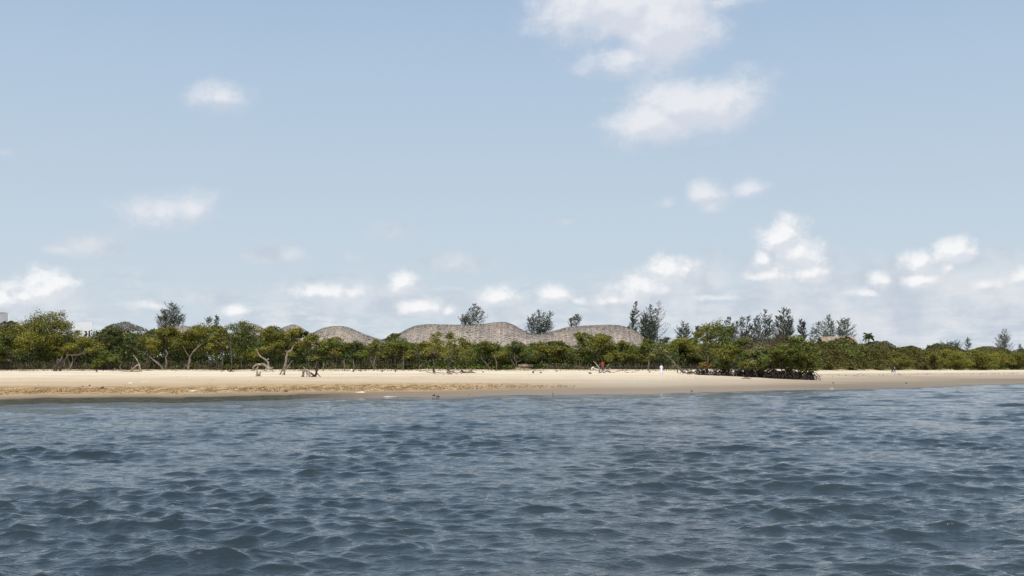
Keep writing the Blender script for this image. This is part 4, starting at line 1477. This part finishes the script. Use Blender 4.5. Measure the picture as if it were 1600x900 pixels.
# the pale forked trunk tree's own trunk: its visible fork
wood('forked_trunk', 'pale forked bare limbs of the lone olive tree on the sand', 'trunk', 583, 701.5,
     [[(700.5, 584, -.2, .26), (701, 577, -.2, .22), (701, 568, -.2, .17), (701.5, 562, -.2, .15), (705, 558, -.1, .13), (709, 555, 0, .09), (711, 550, .2, .05)],
      [(701.5, 563, -.2, .14), (696, 559.5, -.2, .11), (689, 556.5, 0, .09), (684, 554, 0, .06), (682, 551, .2, .03)], [(701, 562, -.2, .08), (698, 556, 0, .05)]], M_PALE, tree=TREES[706])
wood('driftwood', 'branching roots around the foot of the lone forked tree', 'driftwood', 585, 708,
     [[(699, 586, 0, .10), (704, 580, 0, .13), (710, 581, 0, .11), (716, 586, -.2, .07)], [(706, 582, .1, .10), (711, 577, .1, .10), (713, 575, .1, .05)],
      [(698, 579, .2, .12), (704, 584, 0, .13), (707, 585, 0, .10)], [(713, 583, 0, .08), (719, 581, .2, .10), (722, 584, .2, .06)]], M_DRIFT, DW, seed=11)
wood('driftwood', 'low grey branch lying left of the lone forked tree', 'driftwood', 584, 665,
     [[(650, 577, .3, .05), (656, 580, .2, .07), (664, 579, .2, .06), (672, 582, 0, .06), (681, 583.5, 0, .07)], [(656, 580, .2, .05), (655, 573, .3, .04), (659, 569, .4, .02)],
      [(664, 579, .1, .06), (668, 575, .2, .05), (670, 579, .2, .04)]], M_DRIFT, DW, seed=12)
wood('tree_stump', 'dark cone shaped stump left of the lone forked tree', 'stump', 581.5, 678,
     [[(678, 583, 0, .30), (678, 579.5, 0, .17), (678, 572, 0, .12), (677.5, 562, .1, .10)]], M_BARK, DW, seed=13)
wood('driftwood', 'long thin log on the sand between the cone stump and the forked tree', 'driftwood', 586, 688,
     [[(679, 586, .1, .05), (684, 586.5, 0, .08), (691, 587, 0, .08), (694, 585, .1, .06)]], M_DRIFT, DW, seed=14)
wood('driftwood', 'small dark and pale root heap just right of the lone forked tree', 'driftwood', 582.5, 721,
     [[(718, 583, 0, .12), (721, 578.5, 0, .13), (724, 582, 0, .14)], [(722, 582, .1, .09), (728, 581, .1, .09), (733, 582, .1, .07)]], M_STONE, DW, seed=15)
wood('tree_stump', 'pointed stump beside flat driftwood right of the root heap', 'stump', 582.5, 736,
     [[(736, 583, 0, .24), (736, 579, 0, .18), (736, 575.5, 0, .08)], [(728, 582.5, 0, .08), (734, 580.5, 0, .10), (741, 582, 0, .09), (743, 583, 0, .05)]], M_DRIFT, DW, seed=16)
wood('driftwood', 'tangled dead branches under the person in red', 'driftwood', 583, 940,
     [[(936.5, 584, 0, .16), (937, 578, 0, .10), (935, 573, 0, .09), (930, 567, .2, .06), (927, 564, .3, .03)],
      [(938, 582, 0, .09), (946, 577, 0, .10), (952, 579, 0, .09), (953, 583, 0, .07)], [(942, 583, .1, .08), (948, 580, .2, .09), (958, 582, 0, .06), (966, 580, .1, .05), (972, 578, .2, .03)],
      [(944, 578, .2, .07), (948, 573, .3, .04), (953, 568, .4, .02)], [(950, 580, 0, .08), (954, 575, 0, .05)]], M_DRIFT, DW, seed=17)
wood('driftwood', 'white bent root sticking up left of the person in red', 'driftwood', 578.5, 925,
     [[(924, 580, 0, .10), (924.5, 576, 0, .12), (927, 574, 0, .16), (929, 576, .1, .10), (936, 577.5, .1, .08)]], M_PALEST, DW, seed=18)
wood('driftwood', 'low dead branch on the sand between the person in red and the person in white', 'driftwood', 582.5, 990,
     [[(972, 577, .3, .04), (977, 581, .1, .06), (984, 583, 0, .06), (992, 582.5, 0, .07), (999, 583, 0, .04)], [(985, 583, 0, .05), (991, 579.5, .2, .03), (996, 580, .2, .02)]], M_DRIFT, DW, seed=19)
wood('dead_tree', 'slanting bare pale branch leaning down to the sand right of the person in white', 'dead tree', 583, 1066,
     [[(1070, 584, 0, .15), (1063, 577, 0, .17), (1056, 570, .2, .16), (1053, 565, .3, .13), (1048, 561, .4, .09), (1042, 556, .5, .06), (1038, 552, .6, .03)],
      [(1060, 576, 0, .12), (1058, 580, 0, .10), (1061, 584, 0, .08)], [(1055, 570, .2, .08), (1051, 574, .2, .05), (1047, 577, .2, .03)],
      [(1053, 566, .3, .06), (1048, 566, .3, .04)], [(1066, 579, 0, .12), (1072, 583, 0, .12), (1082, 582, 0, .10), (1088, 580, .2, .05)]], M_PALE, DW, seed=20)
wood('driftwood', 'pale root lying across the front of the root tangle', 'driftwood', 592, 1166,
     [[(1158, 592, .1, .05), (1164, 590.5, 0, .08), (1170, 591, 0, .09), (1176, 592.5, -.2, .04)]], M_PALE, DW, seed=21)
wood('bare_branch', 'bare pale branch bending right out of the yellowish left mangrove', 'branch', 579, 100,
     [[(100, 573, .6, .12), (101, 565, .5, .10), (104, 558, .3, .09), (107, 554, .2, .08), (113, 555, .1, .07), (126, 554.5, 0, .06)], [(112, 555, .1, .07), (114, 563, .2, .09), (111, 573, .4, .12), (110, 580, .5, .14)]], M_PALE, seed=22, tree=TREES[128])
wood('dead_tree', 'thick broken grey stump under the biggest left mangrove', 'stump', 580, 88,
     [[(86, 581, 0, .42), (87, 574, 0, .34), (90, 567, 0, .26), (96, 561, .2, .18), (98, 556, .3, .12)], [(93, 580, .4, .24), (96, 572, .4, .20), (99, 562, .4, .14)], [(89, 565, 0, .2), (92, 561, 0, .16)]], M_STICK, DW, seed=23)
wood('driftwood', 'thin pale log lying under the leftmost trees', 'driftwood', 580, 40,
     [[(0, 579, .2, .05), (18, 578.5, .1, .07), (40, 579.5, 0, .06), (62, 580, 0, .05)]], M_DRIFT, DW, seed=24)
wood('driftwood', 'long pale log on the sand right of the thick broken stump', 'driftwood', 580, 130,
     [[(104, 578.5, .2, .05), (122, 578, .1, .08), (144, 578, 0, .06), (152, 579, 0, .04)]], M_DRIFT, DW, seed=25)

# thin stems that show pale against the shade
for i, (a, b, top, lab) in enumerate([(505, 506, 566, 'thin pale stem just right of the stump pair'), (538, 537, 563, 'thin pale stem under the eye opening roof'),
                                      (553, 552, 565, 'short pale stem right of the one under the eye opening roof'), (584, 587, 557, 'pale leaning stem left of the wavy roof tip'),
                                      (630, 631, 555, 'straight pale stem under the left end of the wavy roof'), (776, 772, 555, 'curved pale stem right of the root heap'),
                                      (1013, 1014, 562, 'short thick tan stem left of the person in white')]):
    wood('stem', lab, 'stem', 579.5, a, [[(a, 580, 0, .11), (a + .3, (580 + top) / 2, 0, .09), (b, top, .2, .06)]], M_PALE, seed=40 + i, tree=TREES[min(TREES, key=lambda q: abs(q - a))])


# ------------------------------------------------------------------ stones, weed clumps and debris on the beach
def lump(name, px, row, wpx, hpx, mat, label, cat, group=None, seed=0, flat=1.0):
    o = ground(px, row); k = o.y / F
    rnd = random.Random(seed + int(px))
    bm = bmesh.new()
    bmesh.ops.create_icosphere(bm, subdivisions=3, radius=1.0)
    ph = [rnd.uniform(0, 6.28) for _ in range(6)]
    for v in bm.verts:
        c = v.co
        f = 1 + .18 * math.sin(3 * c.x + ph[0]) * math.sin(3.3 * c.y + ph[1]) + .14 * math.sin(5.1 * c.z + 2 * c.x + ph[2]) + .08 * math.sin(9 * c.x + 7 * c.y + ph[3])
        v.co = Vector((c.x * wpx * k / 2 * f, c.y * wpx * k * .35 * f, max(c.z, -.3) * hpx * k * .85 * f * flat))
    me_o = bm_obj(name, bm, mat)
    for p in me_o.data.polygons: p.use_smooth = True
    me_o.location = o
    me_o.rotation_euler = (0, 0, rnd.uniform(-.4, .4))
    return tag(me_o, label, cat, group)


DS = 'dark lumps scattered on the sand'
for (px, row, w, h, lab) in [
    (160, 607, 7, 3.2, 'largest dark weed lump on the left part of the ochre shell strip'),
    (140, 603, 4, 2, 'small dark lump just left of the largest left weed lump'),
    (129, 604, 3, 1.2, 'tiny dark lump leftmost above the ochre shell strip'),
    (447, 612, 5, 2.6, 'round black stone on the ochre strip below the leaning dead tree'),
    (454, 619, 4, 2, 'black stone at the water below the leaning dead tree'),
    (436, 619, 3, 1.4, 'flat dark stone at the water left of another black one'),
    (678, 619, 5, 3, 'reddish brown stone at the water edge below the cone stump'),
    (684, 620, 5, 2.5, 'lower reddish stone leaning against the bigger one at the water edge'),
    (733, 617.5, 2, 1.2, 'tiny dark stone at the water right of the reddish pair'),
    (864, 616, 2, 2, 'tiny upright dark stone at the water below the bushy casuarina'),
    (1081, 612, 4, 1.8, 'dark stone on the wet sand below the left tip of the root tangle'),
    (1302, 599, 3, 1.6, 'small dark stone right of the root tangle on the tan sand'),
    (1416, 599.5, 2, 2.4, 'tiny dark peg on the sand below the right ridge'),
    (577, 602, 3, 1.6, 'small dark stone on the dry sand below the eye opening roof'),
    (552, 581, 2.6, 3, 'left one of a close pair of little stumps at the top of the beach'),
    (564, 580.5, 2.6, 2.6, 'right one of a close pair of little stumps at the top of the beach'),
    (597, 581, 3, 2, 'low dark lump at the top of the beach left of the wavy roof'),
    (618, 581, 2.6, 2.8, 'little stump at the top of the beach under the wavy roof tip'),
    (755, 582, 3, 2, 'little dark lump at the top of the beach right of the pointed stump'),
    (833, 583, 2.6, 4.5, 'short dark post like stump right below the sandy bank'),
    (845, 583, 3, 2.2, 'dark lump a step right of the short post like stump'),
    (922, 584, 5, 3, 'dark lump on the sand just left of the person in red'),
    (1015, 582, 3, 2.2, 'dark lump on the sand left of the person in white'),
    (870, 580.5, 4, 1.5, 'flat dark lump under the stake fence left of the person in red'),
    (151, 581, 3, 3.4, 'little dark stake stump right of the long pale log')]:
    nm = 'stone' if 'stone' in lab else 'stump' if ('stump' in lab or 'peg' in lab) else 'weed_lump'
    lump(nm, px, row, w, h, M_STONE, lab, nm.replace('_', ' '), DS)
for (px, row, w, h, lab) in [
    (302, 611.5, 16, 1.6, 'flat white debris on the ochre strip below the pale leaning trunk'),
    (369, 610, 6, 2.2, 'small white debris below the thin dead pole trunk'),
    (563, 613.5, 16, 1.7, 'long whitish plank like debris below the eye opening roof'),
    (611, 620, 24, .7, 'longest white streak of debris lying at the water edge'),
    (227, 597, 12, 1.0, 'thin pale debris high on the sand right of the fallen forked trunk'),
    (204, 599, 8, 1.4, 'thin pale debris below the fallen forked trunk'),
    (1299, 607, 7, .9, 'white debris at the water edge right of the root tangle'),
    (1482, 579.5, 2.6, 2.6, 'left one of the two tiny white stones far along the beach'),
    (1487.5, 579.5, 2.6, 2.6, 'right one of the two tiny white stones far along the beach')]:
    nm = 'stone' if 'stone' in lab else 'bleached_wood'
    lump(nm, px, row, w, h, M_PALEST, lab, nm.replace('_', ' '), 'white bits along the beach')


def bank():
    o = base_at(818, 3.5); k = o.y / F
    rnd = random.Random(8)
    t = thing('sand_bank', o, 'pale eroded sandy bank between the trunks at the top of the beach', 'bank')
    for i, (px, row, w, h) in enumerate([(822, 572, 26, 9), (812, 576, 18, 5), (826, 577, 16, 4)]):
        bm = bmesh.new()
        bmesh.ops.create_icosphere(bm, subdivisions=4, radius=1.0)
        p = at(px, row, o.y - i * .5) - o
        ph = [rnd.uniform(0, 6) for _ in range(4)]
        for v in bm.verts:
            c = v.co
            f = 1 + .1 * math.sin(4 * c.x + ph[0]) + .08 * math.sin(6 * c.z + 5 * c.y + ph[1]) + .05 * math.sin(13 * c.z + ph[2])
            v.co = Vector((p.x + c.x * w * k / 2 * f, p.y + c.y * 1.2 * f, p.z + (c.z if c.z < .5 else .5 + (c.z - .5) * .5) * h * k / 2 * f))
        ob = bm_obj('sand_block', bm, M_BANK, t)
        for q in ob.data.polygons: q.use_smooth = True


bank()


# ------------------------------------------------------------------ people
def person(px, row, H, label, pose='stand', face=0.0, dress='robe', cloth=M_ROBE, legs=M_BLUE, o=None, skin=M_SKIN, group=None):
    o = o if o is not None else ground(px, row)
    t = thing('person', o, label, 'person', group, face)
    s = H / 1.75
    J = {}
    def P(n, x, y, z, r): J[n] = (Vector((x, y, z)) * s, r * s)
    # standing figure; y forward is -Y (towards the water)
    P('pelvis', 0, 0, .95, .13); P('waist', 0, 0, 1.10, .115); P('chest', 0, -.01, 1.30, .14); P('neck', 0, -.01, 1.48, .055)
    P('headlow', 0, -.02, 1.57, .078); P('head', 0, -.02, 1.66, .092)
    step = .16 if pose == 'walk' else .03
    for sd_, sg in (('l', -1), ('r', 1)):
        P('hip' + sd_, sg * .09, 0, .90, .09)
        fy = -step * sg
        P('knee' + sd_, sg * .10, fy * .7 - .02, .50, .062); P('ankle' + sd_, sg * .10, fy, .085, .042); P('toe' + sd_, sg * .11, fy - .16, .03, .034)
        P('sh' + sd_, sg * .19, 0, 1.41, .06)
        if pose == 'sit':
            P('el' + sd_, sg * .24, -.08, 1.15, .045); P('wr' + sd_, sg * .14, -.30, 1.06, .030)
            P('palm' + sd_, sg * .12, -.38, 1.04, .032)
        else:
            P('el' + sd_, sg * .25, .02 + fy * .4, 1.14, .045); P('wr' + sd_, sg * .26, -.05 + fy, .90, .030)
            P('palm' + sd_, sg * .26, -.06 + fy, .82, .034)
    if pose == 'sit':
        dz = -.45
        for n in list(J):
            if not (n.startswith('knee') or n.startswith('ankle') or n.startswith('toe')):
                v, r = J[n]; J[n] = (v + Vector((0, .0, dz * s)), r)
        for sd_, sg in (('l', -1), ('r', 1)):
            P('knee' + sd_, sg * .13, -.42, .50, .062); P('ankle' + sd_, sg * .12, -.36, .085, .042); P('toe' + sd_, sg * .13, -.52, .03, .034)
    E = [('pelvis', 'waist'), ('waist', 'chest'), ('chest', 'neck'), ('neck', 'headlow'), ('headlow', 'head')]
    for sd_ in 'lr':
        E += [('pelvis', 'hip' + sd_), ('hip' + sd_, 'knee' + sd_), ('knee' + sd_, 'ankle' + sd_), ('ankle' + sd_, 'toe' + sd_),
              ('chest', 'sh' + sd_), ('sh' + sd_, 'el' + sd_), ('el' + sd_, 'wr' + sd_), ('wr' + sd_, 'palm' + sd_)]
    for sd_, sg in (('l', -1), ('r', 1)):
        pv = J['palm' + sd_][0] / s; dv = (pv - J['wr' + sd_][0] / s).normalized()
        sidev = Vector((0, 1, 0)) if abs(dv.z) > .6 else Vector((1, 0, 0))
        for i in range(4):
            q = pv + sidev * (-.03 + .02 * i) + dv * .045
            L = (.055, .07, .065, .05)[i]
            n1, n2 = f'f{i}a{sd_}', f'f{i}b{sd_}'
            P(n1, q.x, q.y, q.z, .009); e = q + dv * L + Vector((-sg * .012, -.006, 0)); P(n2, e.x, e.y, e.z, .008)
            E += [('palm' + sd_, n1), (n1, n2)]
        q = pv - sidev * .045 + dv * .01; e = q - sidev * .015 + dv * .045
        P('t0' + sd_, q.x, q.y, q.z, .011); P('t1' + sd_, e.x, e.y, e.z, .009)
        E += [('palm' + sd_, 't0' + sd_), ('t0' + sd_, 't1' + sd_)]
    names = list(J)
    me = bpy.data.meshes.new('body')
    me.from_pydata([tuple(J[n][0]) for n in names], [(names.index(a), names.index(b)) for a, b in E], [])
    ob = link('body', me, skin, t)
    sk = ob.modifiers.new('skin', 'SKIN'); sk.use_smooth_shade = True
    ss = ob.modifiers.new('sub', 'SUBSURF'); ss.levels = 1; ss.render_levels = 1
    bpy.context.view_layer.objects.active = ob
    if not me.skin_vertices:
        bm = bmesh.new(); bm.from_mesh(me); bm.verts.layers.skin.verify(); bm.to_mesh(me); bm.free()
    for i, n in enumerate(names):
        sv_ = me.skin_vertices[0].data[i]
        sv_.radius = (J[n][1], J[n][1]); sv_.use_root = (n == 'pelvis')
    # hair
    hb = bmesh.new(); bmesh.ops.create_uvsphere(hb, u_segments=16, v_segments=10, radius=.108 * s)
    hc = J['head'][0] + Vector((0, .012, .022)) * s
    for v in hb.verts:
        v.co.z = max(v.co.z, -.03 * s); v.co = v.co + hc
    bm_obj('hair', hb, M_BLACK, t)
    # clothing as rings that follow the trunk
    def sleeve(a, b, r0, r1, name, mat, c=None):
        tb = Tubes(); pts = [J[a][0], (J[a][0] + J[b][0]) / 2, J[b][0]] if c is None else [J[a][0], J[b][0], J[b][0].lerp(J[c][0], .75)]
        tb.add(pts, [r0 * s, (r0 + r1) / 2 * s, r1 * s], 9)
        return tb.build(name, mat, t)
    def shell(rows, name, mat):
        V, Fc = [], []
        n = 16
        for (c, rx, ry) in rows:
            for i in range(n):
                a = 2 * math.pi * i / n
                w = 1 + .04 * math.sin(3 * a + len(V) * .01)
                V.append(((c[0] + math.cos(a) * rx * w) * s, (c[1] + math.sin(a) * ry * w) * s, c[2] * s))
        for r in range(len(rows) - 1):
            for i in range(n):
                j = (i + 1) % n
                Fc.append((r * n + i, r * n + j, (r + 1) * n + j, (r + 1) * n + i))
        m_ = bpy.data.meshes.new(name); m_.from_pydata(V, [], Fc)
        for p_ in m_.polygons: p_.use_smooth = True
        return link(name, m_, mat, t)
    dz = -.45 if pose == 'sit' else 0
    shell([((0, 0, .86 + dz), .185, .15), ((0, 0, 1.05 + dz), .165, .135), ((0, -.01, 1.3 + dz), .20, .145), ((0, 0, 1.42 + dz), .19, .115), ((0, 0, 1.48 + dz), .075, .07)], 'shirt', cloth)
    for sd_ in 'lr':
        sleeve('sh' + sd_, 'el' + sd_, .078, .062, 'sleeve', cloth, 'wr' + sd_ if dress == 'robe' else None)
    if dress == 'robe':
        shell([((0, 0, .10), .25, .22), ((0, -.01, .35), .23, .20), ((0, 0, .7), .205, .175), ((0, 0, .95), .19, .155)], 'robe_skirt', cloth)
        shell([((0, -.01, 1.69), .105, .11), ((0, -.01, 1.78), .10, .105), ((0, -.01, 1.785), .01, .01)], 'cap', M_BLUE)
    else:
        for sd_ in 'lr':
            tb = Tubes()
            tb.add([J['hip' + sd_][0], J['hip' + sd_][0].lerp(J['knee' + sd_][0], .5), J['knee' + sd_][0], J['knee' + sd_][0].lerp(J['ankle' + sd_][0], .75)],
                   [.115 * s, .10 * s, .082 * s, .075 * s], 9)
            tb.build('trouser_leg', legs, t)
    return t


person(1033.5, 584.3, 1.50, 'person in a long white robe walking on the sand beside the stake fence', 'walk', .7)
po = ground(942, 581.5)
person(941, 581, 1.85, 'person in a red shirt and dark blue trousers standing among dead branches', 'stand', -.5, 'shirt', M_RED, M_BLUE, o=po + Vector((0, .5, .05)))
person(1394.2, 582.5, 1.66, 'left one of two distant walkers, in dark clothes, before the right trees', 'walk', 1.4, 'shirt', M_BLACK, M_BLACK)
person(1397.8, 582.3, 1.62, 'right one of two distant walkers, in a grey shirt', 'walk', 1.2, 'shirt', M_GREYC, M_BLACK)


def hung_cloth():
    o = base_at(200, .6)
    bm = bmesh.new()
    n = 14
    rnd = random.Random(4)
    vs = []
    for j in range(n + 1):
        row = []
        for i in range(n + 1):
            f, g = i / n, j / n
            x = (f - .5) * .8 * (1 - .35 * g)
            y = .16 * math.sin(f * 17 + g * 2) * (1 - .6 * g) + (.2 if g > .9 else 0)
            z = .05 + .72 * g - .14 * abs(f - .5) * g + .03 * rnd.random()
            row.append(bm.verts.new((x, y, z)))
        vs.append(row)
    for j in range(n):
        for i in range(n):
            bm.faces.new((vs[j][i], vs[j][i + 1], vs[j + 1][i + 1], vs[j + 1][i]))
    ob = bm_obj('cloth', bm, M_CRIM)
    so = ob.modifiers.new('thick', 'SOLIDIFY'); so.thickness = .02
    ob.location = o
    tag(ob, 'dark crimson cloth hanging low in the shade by the fallen forked trunk', 'cloth')


hung_cloth()
